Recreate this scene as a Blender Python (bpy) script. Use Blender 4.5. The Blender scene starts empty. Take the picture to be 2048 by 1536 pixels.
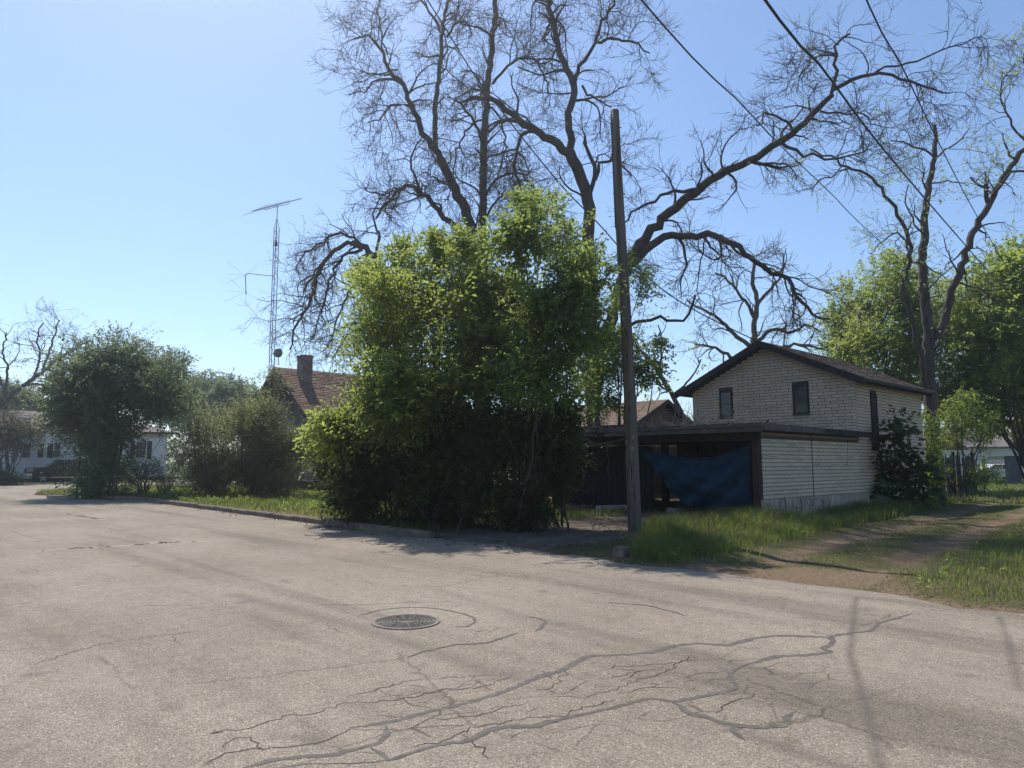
import bpy, math, random
import numpy as np
from mathutils import Vector
R = math.radians
C = bpy.context.scene.collection
scene = bpy.context.scene

# ------------------------------------------------------------------ camera, sky, sun, exposure
PITCH = 6.3
F = 1420.0
EYE = 1.6
cam_d = bpy.data.cameras.new('camera')
cam = bpy.data.objects.new('camera', cam_d)
C.objects.link(cam)
cam.location = (0, 0, EYE)
cam.rotation_euler = (R(90 + PITCH), 0, 0)
cam_d.sensor_width = 36.0
cam_d.lens = F / 2048 * 36
cam_d.clip_start = 0.1
cam_d.clip_end = 3000
scene.camera = cam

SUN_AZ = 28.0      # degrees left of the view direction
SUN_EL = 56.0
world = bpy.data.worlds.new('World')
scene.world = world
world.use_nodes = True
wn = world.node_tree.nodes
wl = world.node_tree.links
wn.clear()
sky = wn.new('ShaderNodeTexSky')
sky.sky_type = 'NISHITA'
sky.sun_disc = False
sky.sun_elevation = R(SUN_EL)
sky.sun_rotation = R(-SUN_AZ)
sky.altitude = 100
sky.air_density = 1.0
sky.dust_density = 0.5
sky.ozone_density = 4.5
bg = wn.new('ShaderNodeBackground')
bg.inputs['Strength'].default_value = 0.142
wo = wn.new('ShaderNodeOutputWorld')
wl.new(sky.outputs[0], bg.inputs[0])
wl.new(bg.outputs[0], wo.inputs[0])

sun_d = bpy.data.lights.new('sun', 'SUN')
sun_d.energy = 4.7
sun_d.angle = R(0.53)
sun_d.color = (1.0, 0.935, 0.835)
sun = bpy.data.objects.new('sun', sun_d)
C.objects.link(sun)
sv = Vector((-math.sin(R(SUN_AZ)) * math.cos(R(SUN_EL)), math.cos(R(SUN_AZ)) * math.cos(R(SUN_EL)), math.sin(R(SUN_EL))))
sun.rotation_euler = sv.to_track_quat('Z', 'Y').to_euler()
sun.location = (-20, 30, 60)

scene.view_settings.view_transform = 'Standard'
scene.view_settings.look = 'None'
scene.view_settings.gamma = 1.0
scene.view_settings.exposure = 0.25
scene.view_settings.use_curve_mapping = False
scene.render.engine = 'CYCLES'
cy = scene.cycles
cy.max_bounces = 6
cy.diffuse_bounces = 3
cy.glossy_bounces = 2
cy.transmission_bounces = 4
cy.transparent_max_bounces = 4
cy.caustics_reflective = False
cy.caustics_refractive = False
cy.use_adaptive_sampling = True
cy.adaptive_threshold = 0.02
cy.use_denoising = True

# ------------------------------------------------------------------ frames of reference
TH = 43.0
ct, st_ = math.cos(R(TH)), math.sin(R(TH))
FROT = -(90 - TH)          # street frame: local x runs towards the alley (-s), local y away from the street (t)
_cp, _sp = math.cos(R(PITCH)), math.sin(R(PITCH))

def ray(px, py):
    a = (px - 1024) / F
    b = (768 - py) / F
    return np.array([a, _cp - _sp * b, _sp + _cp * b])
def G(px, py, z=0.0):
    """where a line of sight of the survey meets the ground"""
    r = ray(px, py)
    return np.array([0, 0, EYE]) + r * ((z - EYE) / r[2])
def A(px, py, Y):
    """a point of the survey at distance Y north of the viewpoint"""
    r = ray(px, py)
    return np.array([0, 0, EYE]) + r * (Y / r[1])
def W(s, t, z=0.0):
    return np.array([-st_ * s + ct * t, ct * s + st_ * t, z])
def ST(P):
    P = np.asarray(P)
    return (-st_ * P[..., 0] + ct * P[..., 1], ct * P[..., 0] + st_ * P[..., 1])
# note: u = (-sin43, cos43), v = (cos43, sin43)

# ------------------------------------------------------------------ object helpers
def tag(o, label=None, cat=None, group=None, kind=None):
    if label: o['label'] = label
    if cat: o['category'] = cat
    if group: o['group'] = group
    if kind: o['kind'] = kind
    return o
def empty(name, loc, rz=0.0, label=None, cat=None, group=None):
    o = bpy.data.objects.new(name, None)
    o.empty_display_size = 0.2
    C.objects.link(o)
    o.location = tuple(loc)
    o.rotation_euler = (0, 0, rz)
    return tag(o, label, cat, group)
def link(name, me, mat, parent=None):
    o = bpy.data.objects.new(name, me)
    C.objects.link(o)
    if mat is not None and not me.materials:
        me.materials.append(mat)
    if parent is not None:
        o.parent = parent
    return o
def np_mesh(name, V, faces, smooth=False, attr=None):
    """faces: list of int arrays (n,3) or (n,4); attr: dict name -> per-vertex floats"""
    me = bpy.data.meshes.new(name)
    V = np.asarray(V, dtype=np.float32)
    me.vertices.add(len(V))
    me.vertices.foreach_set('co', V.ravel())
    tot = sum(f.size for f in faces)
    nf = sum(len(f) for f in faces)
    me.loops.add(tot)
    me.polygons.add(nf)
    li = np.concatenate([f.ravel() for f in faces]).astype(np.int32)
    ls = []
    off = 0
    for f in faces:
        k = f.shape[1]
        ls.append(off + np.arange(len(f)) * k)
        off += f.size
    me.loops.foreach_set('vertex_index', li)
    me.polygons.foreach_set('loop_start', np.concatenate(ls).astype(np.int32))
    if smooth:
        me.polygons.foreach_set('use_smooth', np.ones(nf, dtype=bool))
    if attr:
        for k, v in attr.items():
            a = me.attributes.new(k, 'FLOAT', 'POINT')
            a.data.foreach_set('value', np.asarray(v, dtype=np.float32))
    me.update(calc_edges=True)
    return me
class MB:
    """collects simple shapes and links them as one mesh object"""
    def __init__(s):
        s.v = []; s.f = []
    def add(s, vs, fs):
        b = len(s.v)
        s.v += [tuple(float(c) for c in p) for p in vs]
        s.f += [tuple(b + i for i in q) for q in fs]
        return s
    def box(s, x0, x1, y0, y1, z0, z1):
        return s.add([(x0, y0, z0), (x1, y0, z0), (x1, y1, z0), (x0, y1, z0), (x0, y0, z1), (x1, y0, z1), (x1, y1, z1), (x0, y1, z1)],
              [(0, 3, 2, 1), (4, 5, 6, 7), (0, 1, 5, 4), (1, 2, 6, 5), (2, 3, 7, 6), (3, 0, 4, 7)])
    def hexa(s, p):
        return s.add(p, [(0, 3, 2, 1), (4, 5, 6, 7), (0, 1, 5, 4), (1, 2, 6, 5), (2, 3, 7, 6), (3, 0, 4, 7)])
    def bar(s, a, b, w, h=None):
        h = h or w
        a = Vector(a); b = Vector(b)
        d = (b - a).normalized()
        up = Vector((0, 0, 1)) if abs(d.z) < 0.95 else Vector((1, 0, 0))
        x = d.cross(up).normalized() * w / 2
        y = x.normalized().cross(d).normalized() * h / 2
        return s.hexa([a - x - y, a + x - y, a + x + y, a - x + y, b - x - y, b + x - y, b + x + y, b - x + y])
    def prism(s, pts, y0, y1, axis='y'):
        """pts: outline in (x, z); pushed along y (or x when axis is 'x')"""
        n = len(pts)
        if axis == 'y':
            vs = [(x, y0, z) for x, z in pts] + [(x, y1, z) for x, z in pts]
        elif axis == 'x':
            vs = [(y0, x, z) for x, z in pts] + [(y1, x, z) for x, z in pts]
        else:
            vs = [(x, z, y0) for x, z in pts] + [(x, z, y1) for x, z in pts]
        fs = [tuple(range(n)), tuple(range(2 * n - 1, n - 1, -1))]
        for i in range(n):
            j = (i + 1) % n
            fs.append((i, n + i, n + j, j))
        return s.add(vs, fs)
    def cyl(s, a, b, r0, r1=None, k=12, caps=True):
        r1 = r0 if r1 is None else r1
        a = Vector(a); b = Vector(b)
        d = (b - a).normalized()
        up = Vector((0, 0, 1)) if abs(d.z) < 0.95 else Vector((1, 0, 0))
        x = d.cross(up).normalized(); y = x.cross(d)
        vs = []
        for c, r in ((a, r0), (b, r1)):
            for i in range(k):
                q = 2 * math.pi * i / k
                vs.append(c + x * math.cos(q) * r + y * math.sin(q) * r)
        fs = [(i, (i + 1) % k, k + (i + 1) % k, k + i) for i in range(k)]
        if caps:
            fs += [tuple(range(k - 1, -1, -1)), tuple(range(k, 2 * k))]
        return s.add(vs, fs)
    def mesh(s, name, fix=True):
        me = bpy.data.meshes.new(name)
        me.from_pydata(s.v, [], s.f)
        me.update()
        if fix:
            import bmesh
            bm = bmesh.new(); bm.from_mesh(me)
            bmesh.ops.recalc_face_normals(bm, faces=bm.faces)
            bm.to_mesh(me); bm.free()
        return me
    def build(s, name, mat, parent=None, fix=True, smooth=False, bevel=0):
        me = s.mesh(name, fix)
        if smooth:
            for p in me.polygons: p.use_smooth = True
        o = link(name, me, mat, parent)
        if bevel:
            m = o.modifiers.new('bevel', 'BEVEL'); m.width = bevel; m.segments = 2; m.limit_method = 'ANGLE'
        return o

def tubes(P, Rr, k=4):
    """P (N,n,3), Rr (N,n) -> verts, quads, tip triangles for N tapered tubes"""
    N, n, _ = P.shape
    T = np.gradient(P, axis=1)
    T /= np.linalg.norm(T, axis=2, keepdims=True) + 1e-9
    ref = np.zeros_like(T); ref[..., 0] = 0.37; ref[..., 1] = 0.91; ref[..., 2] = 0.17
    m = np.abs((T * ref).sum(2)) > 0.93
    ref[m] = (0.9, -0.3, 0.3)
    U = np.cross(T, ref); U /= np.linalg.norm(U, axis=2, keepdims=True) + 1e-9
    Vv = np.cross(T, U)
    ang = np.arange(k) * 2 * np.pi / k
    V = P[:, :, None, :] + Rr[:, :, None, None] * (np.cos(ang)[None, None, :, None] * U[:, :, None, :] + np.sin(ang)[None, None, :, None] * Vv[:, :, None, :])
    V = V.reshape(-1, 3)
    base = (np.arange(N) * n * k)[:, None, None]
    i = (np.arange(n - 1) * k)[None, :, None]
    j = np.arange(k)[None, None, :]
    j2 = (j + 1) % k
    q = np.stack([base + i + j, base + i + j2, base + i + k + j2, base + i + k + j], axis=-1).reshape(-1, 4)
    return V, q
class Acc:
    """gathers numpy geometry into one mesh"""
    def __init__(s): s.V = []; s.Fq = []; s.Ft = []; s.n = 0; s.A = []
    def put(s, V, q=None, t=None, a=None):
        if q is not None and len(q): s.Fq.append(q + s.n)
        if t is not None and len(t): s.Ft.append(t + s.n)
        s.V.append(V); s.n += len(V)
        if a is not None: s.A.append(a)
    def build(s, name, mat, parent=None, smooth=False, aname='vary'):
        if not s.n: return None
        fs = []
        if s.Fq: fs.append(np.concatenate(s.Fq))
        if s.Ft: fs.append(np.concatenate(s.Ft))
        at = {aname: np.concatenate(s.A)} if s.A else None
        V = np.concatenate(s.V)
        if parent is not None:
            V = V - np.array(parent.location)[None, :]      # only used under unrotated roots
        return link(name, np_mesh(name, V, fs, smooth, at), mat, parent)

def vnoise(x, y, scale, seed):
    """smooth 2-D value noise 0..1"""
    g = np.random.RandomState(seed).rand(64, 64)
    x = np.asarray(x) * scale + 1000.3; y = np.asarray(y) * scale + 1000.7
    xi = np.floor(x).astype(int); yi = np.floor(y).astype(int)
    fx = x - xi; fy = y - yi
    fx = fx * fx * (3 - 2 * fx); fy = fy * fy * (3 - 2 * fy)
    a = g[xi % 64, yi % 64]; b = g[(xi + 1) % 64, yi % 64]; c = g[xi % 64, (yi + 1) % 64]; d = g[(xi + 1) % 64, (yi + 1) % 64]
    return (a * (1 - fx) + b * fx) * (1 - fy) + (c * (1 - fx) + d * fx) * fy
def sstep(a, b, x):
    q = np.clip((np.asarray(x) - a) / (b - a), 0, 1)
    return q * q * (3 - 2 * q)
def smooth_line(pts, n):
    """Catmull-Rom through pts (m,d) resampled at n even points"""
    P = np.asarray(pts, float)
    if len(P) == 2:
        q = np.linspace(0, 1, n)[:, None]
        return P[0] * (1 - q) + P[1] * q
    E = np.vstack([2 * P[0] - P[1], P, 2 * P[-1] - P[-2]])
    out = []
    for i in range(1, len(E) - 2):
        for t in np.linspace(0, 1, 12, endpoint=False):
            p0, p1, p2, p3 = E[i - 1], E[i], E[i + 1], E[i + 2]
            out.append(0.5 * (2 * p1 + (p2 - p0) * t + (2 * p0 - 5 * p1 + 4 * p2 - p3) * t * t + (3 * p1 - p0 - 3 * p2 + p3) * t ** 3))
    out.append(P[-1])
    out = np.array(out)
    L = np.r_[0, np.cumsum(np.linalg.norm(np.diff(out[:, :3], axis=0), axis=1))]
    q = np.linspace(0, L[-1], n)
    return np.stack([np.interp(q, L, out[:, k]) for k in range(out.shape[1])], axis=1)

# ------------------------------------------------------------------ materials
def new_mat(name):
    m = bpy.data.materials.new(name); m.use_nodes = True
    nt = m.node_tree; nt.nodes.clear()
    return m, nt.nodes, nt.links
def math_node(N, L, op, a, b=None, clamp=False):
    n = N.new('ShaderNodeMath'); n.operation = op; n.use_clamp = clamp
    for i, v in enumerate((a, b)):
        if v is None: continue
        if isinstance(v, (int, float)): n.inputs[i].default_value = v
        else: L.new(v, n.inputs[i])
    return n.outputs[0]
def ramp(N, L, fac, stops):
    r = N.new('ShaderNodeValToRGB')
    e = r.color_ramp.elements
    while len(e) < len(stops): e.new(0.5)
    for k, (p, c) in enumerate(stops):
        e[k].position = p
        e[k].color = (c, c, c, 1) if isinstance(c, (int, float)) else (*c, 1)
    L.new(fac, r.inputs[0])
    return r.outputs[0]
def mix(N, L, fac, a, b, mode='MIX'):
    n = N.new('ShaderNodeMix'); n.data_type = 'RGBA'; n.blend_type = mode
    for i, v in ((0, fac), (6, a), (7, b)):
        if isinstance(v, (int, float)) and i == 0: n.inputs[0].default_value = v
        elif isinstance(v, tuple): n.inputs[i].default_value = (*v, 1)
        else: L.new(v, n.inputs[i])
    return n.outputs[2]
def coords(N, L, scale=(1, 1, 1), kind='Object', rot=(0, 0, 0)):
    t = N.new('ShaderNodeTexCoord'); m = N.new('ShaderNodeMapping')
    m.inputs['Scale'].default_value = scale
    m.inputs['Rotation'].default_value = rot
    L.new(t.outputs[kind], m.inputs[0])
    return m.outputs[0]
def noise(N, L, vec, scale, detail=4, rough=0.55, dist=0.0):
    n = N.new('ShaderNodeTexNoise')
    n.inputs['Scale'].default_value = scale; n.inputs['Detail'].default_value = detail
    n.inputs['Roughness'].default_value = rough; n.inputs['Distortion'].default_value = dist
    if vec is not None: L.new(vec, n.inputs['Vector'])
    return n.outputs['Fac']
def finish(m, N, L, col, rough=0.85, bump=None, bstr=0.3, bdist=0.02, spec=0.3, metal=0.0):
    b = N.new('ShaderNodeBsdfPrincipled')
    if isinstance(col, tuple): b.inputs['Base Color'].default_value = (*col, 1)
    else: L.new(col, b.inputs['Base Color'])
    if isinstance(rough, (int, float)): b.inputs['Roughness'].default_value = rough
    else: L.new(rough, b.inputs['Roughness'])
    b.inputs['Specular IOR Level'].default_value = spec
    b.inputs['Metallic'].default_value = metal
    if bump is not None:
        k = N.new('ShaderNodeBump'); k.inputs['Strength'].default_value = bstr; k.inputs['Distance'].default_value = bdist
        L.new(bump, k.inputs['Height']); L.new(k.outputs[0], b.inputs['Normal'])
    o = N.new('ShaderNodeOutputMaterial')
    L.new(b.outputs[0], o.inputs[0])
    return m
def plain(name, c0, c1=None, scale=3.0, rough=0.8, stretch=(1, 1, 1), bstr=0.2, bdist=0.01, spec=0.3, metal=0.0, per_object=0.0, detail=5, c2=None):
    m, N, L = new_mat(name)
    c1 = c1 or tuple(v * 0.75 for v in c0)
    v = coords(N, L, stretch)
    f = noise(N, L, v, scale, detail)
    stops = [(0.3, c1), (0.7, c0)] if c2 is None else [(0.25, c1), (0.5, c0), (0.75, c2)]
    col = ramp(N, L, f, stops)
    if per_object:
        oi = N.new('ShaderNodeObjectInfo')
        k = math_node(N, L, 'MULTIPLY_ADD', oi.outputs['Random'], per_object)
        k.node.inputs[2].default_value = 1 - per_object / 2
        g = N.new('ShaderNodeCombineColor')
        for i in range(3): L.new(k, g.inputs[i])
        col = mix(N, L, 1.0, col, g.outputs[0], 'MULTIPLY')
    return finish(m, N, L, col, rough, f, bstr, bdist, spec, metal)
def leaf_mat(name, dark, light, trans, tw=0.45, rough=0.55):
    m, N, L = new_mat(name)
    a = N.new('ShaderNodeAttribute'); a.attribute_name = 'vary'
    col = ramp(N, L, a.outputs['Fac'], [(0.0, dark), (1.0, light)])
    tcol = ramp(N, L, a.outputs['Fac'], [(0.0, tuple(c * 0.75 for c in trans)), (1.0, trans)])
    d = N.new('ShaderNodeBsdfPrincipled')
    L.new(col, d.inputs['Base Color']); d.inputs['Roughness'].default_value = rough
    d.inputs['Specular IOR Level'].default_value = 0.35
    t = N.new('ShaderNodeBsdfTranslucent'); L.new(tcol, t.inputs[0])
    x = N.new('ShaderNodeMixShader'); x.inputs[0].default_value = tw
    L.new(d.outputs[0], x.inputs[1]); L.new(t.outputs[0], x.inputs[2])
    o = N.new('ShaderNodeOutputMaterial'); L.new(x.outputs[0], o.inputs[0])
    return m
M = {}
M['bark'] = plain('bark', (0.105, 0.085, 0.07), (0.045, 0.036, 0.03), 7, 0.95, (1, 1, 0.22), 0.9, 0.05)
M['bark_pale'] = plain('bark_pale', (0.15, 0.125, 0.10), (0.07, 0.056, 0.045), 7, 0.95, (1, 1, 0.25), 0.9, 0.05)
M['twig'] = plain('twig', (0.10, 0.078, 0.06), (0.06, 0.046, 0.036), 2, 0.9)
M['dead_twig'] = plain('dead_twig', (0.36, 0.31, 0.25), (0.2, 0.165, 0.13), 4, 0.9)
M['leaf_spring'] = leaf_mat('leaf_spring', (0.045, 0.075, 0.018), (0.095, 0.125, 0.032), (0.47, 0.57, 0.12), 0.58)
M['leaf_mid'] = leaf_mat('leaf_mid', (0.035, 0.06, 0.02), (0.07, 0.105, 0.034), (0.39, 0.50, 0.11), 0.55)
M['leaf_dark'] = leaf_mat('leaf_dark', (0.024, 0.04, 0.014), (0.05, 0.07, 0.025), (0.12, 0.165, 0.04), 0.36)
M['leaf_grey'] = leaf_mat('leaf_grey', (0.06, 0.078, 0.045), (0.105, 0.125, 0.072), (0.27, 0.34, 0.16), 0.48)
M['leaf_olive'] = leaf_mat('leaf_olive', (0.072, 0.082, 0.042), (0.12, 0.13, 0.068), (0.38, 0.42, 0.17), 0.5)
M['leaf_brown'] = leaf_mat('leaf_brown', (0.06, 0.05, 0.025), (0.10, 0.085, 0.04), (0.18, 0.16, 0.06), 0.35)
M['grass'] = leaf_mat('grass', (0.042, 0.058, 0.016), (0.095, 0.11, 0.032), (0.31, 0.40, 0.07), 0.44, 0.5)
M['straw'] = leaf_mat('straw', (0.15, 0.12, 0.06), (0.24, 0.20, 0.11), (0.2, 0.17, 0.08), 0.3, 0.7)
M['litter'] = leaf_mat('litter', (0.09, 0.06, 0.035), (0.22, 0.16, 0.10), (0.1, 0.07, 0.04), 0.15, 0.8)
M['pole'] = plain('pole_wood', (0.12, 0.10, 0.085), (0.045, 0.036, 0.03), 9, 0.9, (1, 1, 0.06), 0.9, 0.02, c2=(0.16, 0.135, 0.115))
M['grey_wood'] = plain('grey_wood', (0.15, 0.13, 0.115), (0.06, 0.05, 0.045), 6, 0.9, (0.3, 1, 1), 0.4, 0.01)
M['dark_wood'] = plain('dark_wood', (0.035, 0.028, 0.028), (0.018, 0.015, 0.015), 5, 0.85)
M['red_wood'] = plain('red_wood', (0.075, 0.038, 0.032), (0.035, 0.02, 0.018), 6, 0.8, (1, 1, 0.2))
M['fascia_brown'] = plain('fascia_brown', (0.05, 0.038, 0.034), (0.024, 0.019, 0.018), 4, 0.8)
M['brick'] = plain('siding_brick', (0.64, 0.515, 0.39), (0.53, 0.425, 0.32), 5, 0.9, per_object=0.16, bstr=0.25, bdist=0.006)
M['brick_tan'] = plain('siding_brick_tan', (0.36, 0.255, 0.17), (0.29, 0.205, 0.14), 5, 0.9, per_object=0.14)
M['joint'] = plain('siding_joint', (0.085, 0.075, 0.068), (0.055, 0.048, 0.044), 10, 0.95)
M['joint_pale'] = plain('siding_joint_pale', (0.11, 0.095, 0.082), (0.07, 0.06, 0.052), 10, 0.95)
M['plinth'] = plain('plinth_white', (0.47, 0.39, 0.305), (0.27, 0.225, 0.175), 2.5, 0.9)
M['shingle'] = plain('shingle', (0.08, 0.06, 0.048), (0.036, 0.028, 0.023), 9, 0.95, c2=(0.115, 0.087, 0.07))
M['shingle_red'] = plain('shingle_red', (0.19, 0.115, 0.083), (0.10, 0.06, 0.043), 4, 0.95, c2=(0.25, 0.16, 0.118))
M['shingle_tan'] = plain('shingle_tan', (0.23, 0.165, 0.12), (0.15, 0.105, 0.078), 4, 0.95)
M['kerb'] = plain('kerb_stone', (0.15, 0.12, 0.092), (0.07, 0.056, 0.044), 5, 0.95, bstr=0.6, c2=(0.22, 0.18, 0.14))
M['shingle_grey'] = plain('shingle_grey', (0.22, 0.195, 0.185), (0.14, 0.12, 0.115), 3, 0.95)
M['siding_grey'] = plain('siding_grey', (0.20, 0.195, 0.185), (0.13, 0.125, 0.12), 3, 0.85)
M['siding_white'] = plain('siding_white', (0.70, 0.70, 0.69), (0.60, 0.60, 0.59), 2, 0.7)
M['trim_white'] = plain('trim_white', (0.6, 0.59, 0.57), (0.5, 0.49, 0.47), 3, 0.6)
M['chimney'] = plain('chimney_stucco', (0.29, 0.215, 0.19), (0.2, 0.145, 0.13), 2.5, 0.9)
M['tarp'] = plain('tarp_blue', (0.003, 0.036, 0.074), (0.002, 0.026, 0.055), 3, 0.6, spec=0.2)
M['glass'] = plain('glass_dark', (0.02, 0.022, 0.026), (0.014, 0.015, 0.018), 2, 0.12, spec=0.6, bstr=0.02)
M['metal'] = plain('galvanised', (0.24, 0.23, 0.22), (0.15, 0.14, 0.135), 8, 0.55, metal=0.3)
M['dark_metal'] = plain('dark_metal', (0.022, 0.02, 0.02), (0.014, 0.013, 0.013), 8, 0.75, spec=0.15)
M['iron'] = plain('cast_iron', (0.13, 0.12, 0.11), (0.075, 0.07, 0.064), 30, 0.6, metal=0.2, bstr=0.5)
M['cable'] = plain('cable', (0.022, 0.022, 0.024), (0.015, 0.015, 0.016), 4, 0.6)
M['concrete'] = plain('concrete', (0.30, 0.26, 0.215), (0.19, 0.16, 0.13), 4, 0.95, bstr=0.5, c2=(0.35, 0.30, 0.25))
M['tar'] = plain('tar', (0.10, 0.09, 0.078), (0.068, 0.061, 0.053), 14, 0.8, c2=(0.16, 0.142, 0.122))
M['crack'] = plain('crack', (0.05, 0.042, 0.035), (0.03, 0.025, 0.02), 12, 0.95)
M['truck_paint'] = plain('truck_paint', (0.008, 0.009, 0.013), (0.006, 0.007, 0.01), 2, 0.25, spec=0.3, bstr=0.0)
M['rubber'] = plain('rubber', (0.02, 0.02, 0.02), (0.014, 0.014, 0.014), 10, 0.85)
M['chrome'] = plain('chrome', (0.55, 0.55, 0.56), (0.45, 0.45, 0.46), 6, 0.2, metal=0.9, bstr=0.0)
M['lens'] = plain('headlamp_glass', (0.35, 0.36, 0.38), (0.2, 0.2, 0.22), 12, 0.1, spec=0.8)
M['bin'] = plain('bin_plastic', (0.03, 0.032, 0.033), (0.022, 0.024, 0.025), 4, 0.6)
M['white_paint'] = plain('white_paint', (0.7, 0.7, 0.7), (0.6, 0.6, 0.6), 3, 0.3, spec=0.5)
M['paper'] = plain('paper', (0.75, 0.74, 0.7), (0.6, 0.59, 0.55), 8, 0.8)
M['tan_board'] = plain('tan_board', (0.45, 0.33, 0.22), (0.36, 0.26, 0.17), 2, 0.8)
M['grey_post'] = plain('grey_post', (0.12, 0.115, 0.125), (0.09, 0.085, 0.09), 4, 0.8)
# ------------------------------------------------------------------ road
FR = R(FROT)
def froot(name, s, t, z, label=None, cat=None, group=None):
    return empty(name, W(s, t, z), FR, label, cat, group)
def fl(P):
    """world -> street frame local coordinates (x towards the alley, y away from the street)"""
    s, t = ST(P)
    return np.stack([-s, t], -1)

def road_material():
    m, N, L = new_mat('asphalt')
    v = coords(N, L)
    big = noise(N, L, v, 0.35, 5, 0.6)
    streak = noise(N, L, coords(N, L, (0.10, 1.1, 1)), 1.0, 4, 0.6, 0.4)
    mid = noise(N, L, v, 6.0, 5, 0.65)
    fine = noise(N, L, v, 90.0, 3, 0.8)
    speck = N.new('ShaderNodeTexVoronoi'); speck.inputs['Scale'].default_value = 105; L.new(v, speck.inputs['Vector'])
    col = ramp(N, L, big, [(0.25, (0.20, 0.169, 0.132)), (0.5, (0.25, 0.213, 0.168)), (0.75, (0.30, 0.259, 0.208))])
    col = mix(N, L, 1.0, col, ramp(N, L, streak, [(0.30, 0.68), (0.48, 1.0), (0.7, 1.10)]), 'MULTIPLY')
    col = mix(N, L, 1.0, col, ramp(N, L, mid, [(0.25, 0.82), (0.5, 1.0), (0.8, 1.14)]), 'MULTIPLY')
    col = mix(N, L, 1.0, col, ramp(N, L, fine, [(0.30, 0.42), (0.5, 1.0), (0.72, 1.5)]), 'MULTIPLY')
    sp = N.new('ShaderNodeSeparateColor'); L.new(speck.outputs['Color'], sp.inputs[0])
    col = mix(N, L, 1.0, col, ramp(N, L, sp.outputs[0], [(0.0, 0.55), (0.35, 0.95), (0.85, 1.05), (1.0, 1.7)]), 'MULTIPLY')
    # worn, crazed band of old cracking between the sealed cracks
    a = G(470, 1500)[:2]; b = G(1620, 1315)[:2]
    la = fl(np.array([*a, 0])); lb = fl(np.array([*b, 0]))
    d = lb - la; ln = float(np.linalg.norm(d)); ang = math.atan2(d[1], d[0])
    t = N.new('ShaderNodeTexCoord')
    mp = N.new('ShaderNodeMapping'); mp.vector_type = 'TEXTURE'
    mp.inputs['Location'].default_value = (*la, 0); mp.inputs['Rotation'].default_value = (0, 0, ang)
    L.new(t.outputs['Object'], mp.inputs[0])
    sx = N.new('ShaderNodeSeparateXYZ'); L.new(mp.outputs[0], sx.inputs[0])
    wob = noise(N, L, v, 1.7, 3)
    yy = math_node(N, L, 'ABSOLUTE', sx.outputs[1])
    wy = math_node(N, L, 'ADD', yy, math_node(N, L, 'MULTIPLY', math_node(N, L, 'SUBTRACT', wob, 0.5), 1.3))
    my = math_node(N, L, 'SUBTRACT', 1.0, math_node(N, L, 'MULTIPLY', math_node(N, L, 'SUBTRACT', wy, 0.5), 2.6), True)
    mx = math_node(N, L, 'MULTIPLY', math_node(N, L, 'MULTIPLY', sx.outputs[0], 1.3, True), math_node(N, L, 'SUBTRACT', ln * 1.1, sx.outputs[0], True), True)
    mask = math_node(N, L, 'MULTIPLY', my, mx, True)
    wv = N.new('ShaderNodeMix'); wv.data_type = 'VECTOR'; wv.inputs[0].default_value = 0.09
    L.new(mp.outputs[0], wv.inputs[4])
    nn = N.new('ShaderNodeTexNoise'); nn.inputs['Scale'].default_value = 3.5; nn.inputs['Detail'].default_value = 6; nn.inputs['Roughness'].default_value = 0.7; L.new(v, nn.inputs['Vector'])
    L.new(nn.outputs['Color'], wv.inputs[5])
    sc = N.new('ShaderNodeMapping'); sc.inputs['Scale'].default_value = (2.6, 5.2, 1); L.new(wv.outputs[1], sc.inputs[0])
    vo = N.new('ShaderNodeTexVoronoi'); vo.voronoi_dimensions = '2D'; vo.feature = 'DISTANCE_TO_EDGE'; vo.inputs['Scale'].default_value = 1.0
    L.new(sc.outputs[0], vo.inputs['Vector'])
    breaks = ramp(N, L, noise(N, L, v, 2.3, 3), [(0.46, 0.0), (0.60, 1.0)])
    ck = math_node(N, L, 'SUBTRACT', 1.0, math_node(N, L, 'MULTIPLY', vo.outputs['Distance'], 24.0), True)
    ck = math_node(N, L, 'MULTIPLY', math_node(N, L, 'MULTIPLY', ck, mask), breaks, True)
    # hairline cracks everywhere, sparse
    wv2 = N.new('ShaderNodeMix'); wv2.data_type = 'VECTOR'; wv2.inputs[0].default_value = 0.25
    L.new(v, wv2.inputs[4]); L.new(nn.outputs['Color'], wv2.inputs[5])
    vo2 = N.new('ShaderNodeTexVoronoi'); vo2.voronoi_dimensions = '2D'; vo2.feature = 'DISTANCE_TO_EDGE'; vo2.inputs['Scale'].default_value = 0.75
    L.new(wv2.outputs[1], vo2.inputs['Vector'])
    br2 = ramp(N, L, noise(N, L, v, 0.55, 3), [(0.50, 0.0), (0.62, 1.0)])
    ck2 = math_node(N, L, 'MULTIPLY', math_node(N, L, 'SUBTRACT', 1.0, math_node(N, L, 'MULTIPLY', vo2.outputs['Distance'], 70.0), True), br2, True)
    ck = math_node(N, L, 'MAXIMUM', ck, math_node(N, L, 'MULTIPLY', ck2, 0.7))
    col = mix(N, L, math_node(N, L, 'MULTIPLY', ck, 0.85), col, (0.045, 0.036, 0.028))
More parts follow.
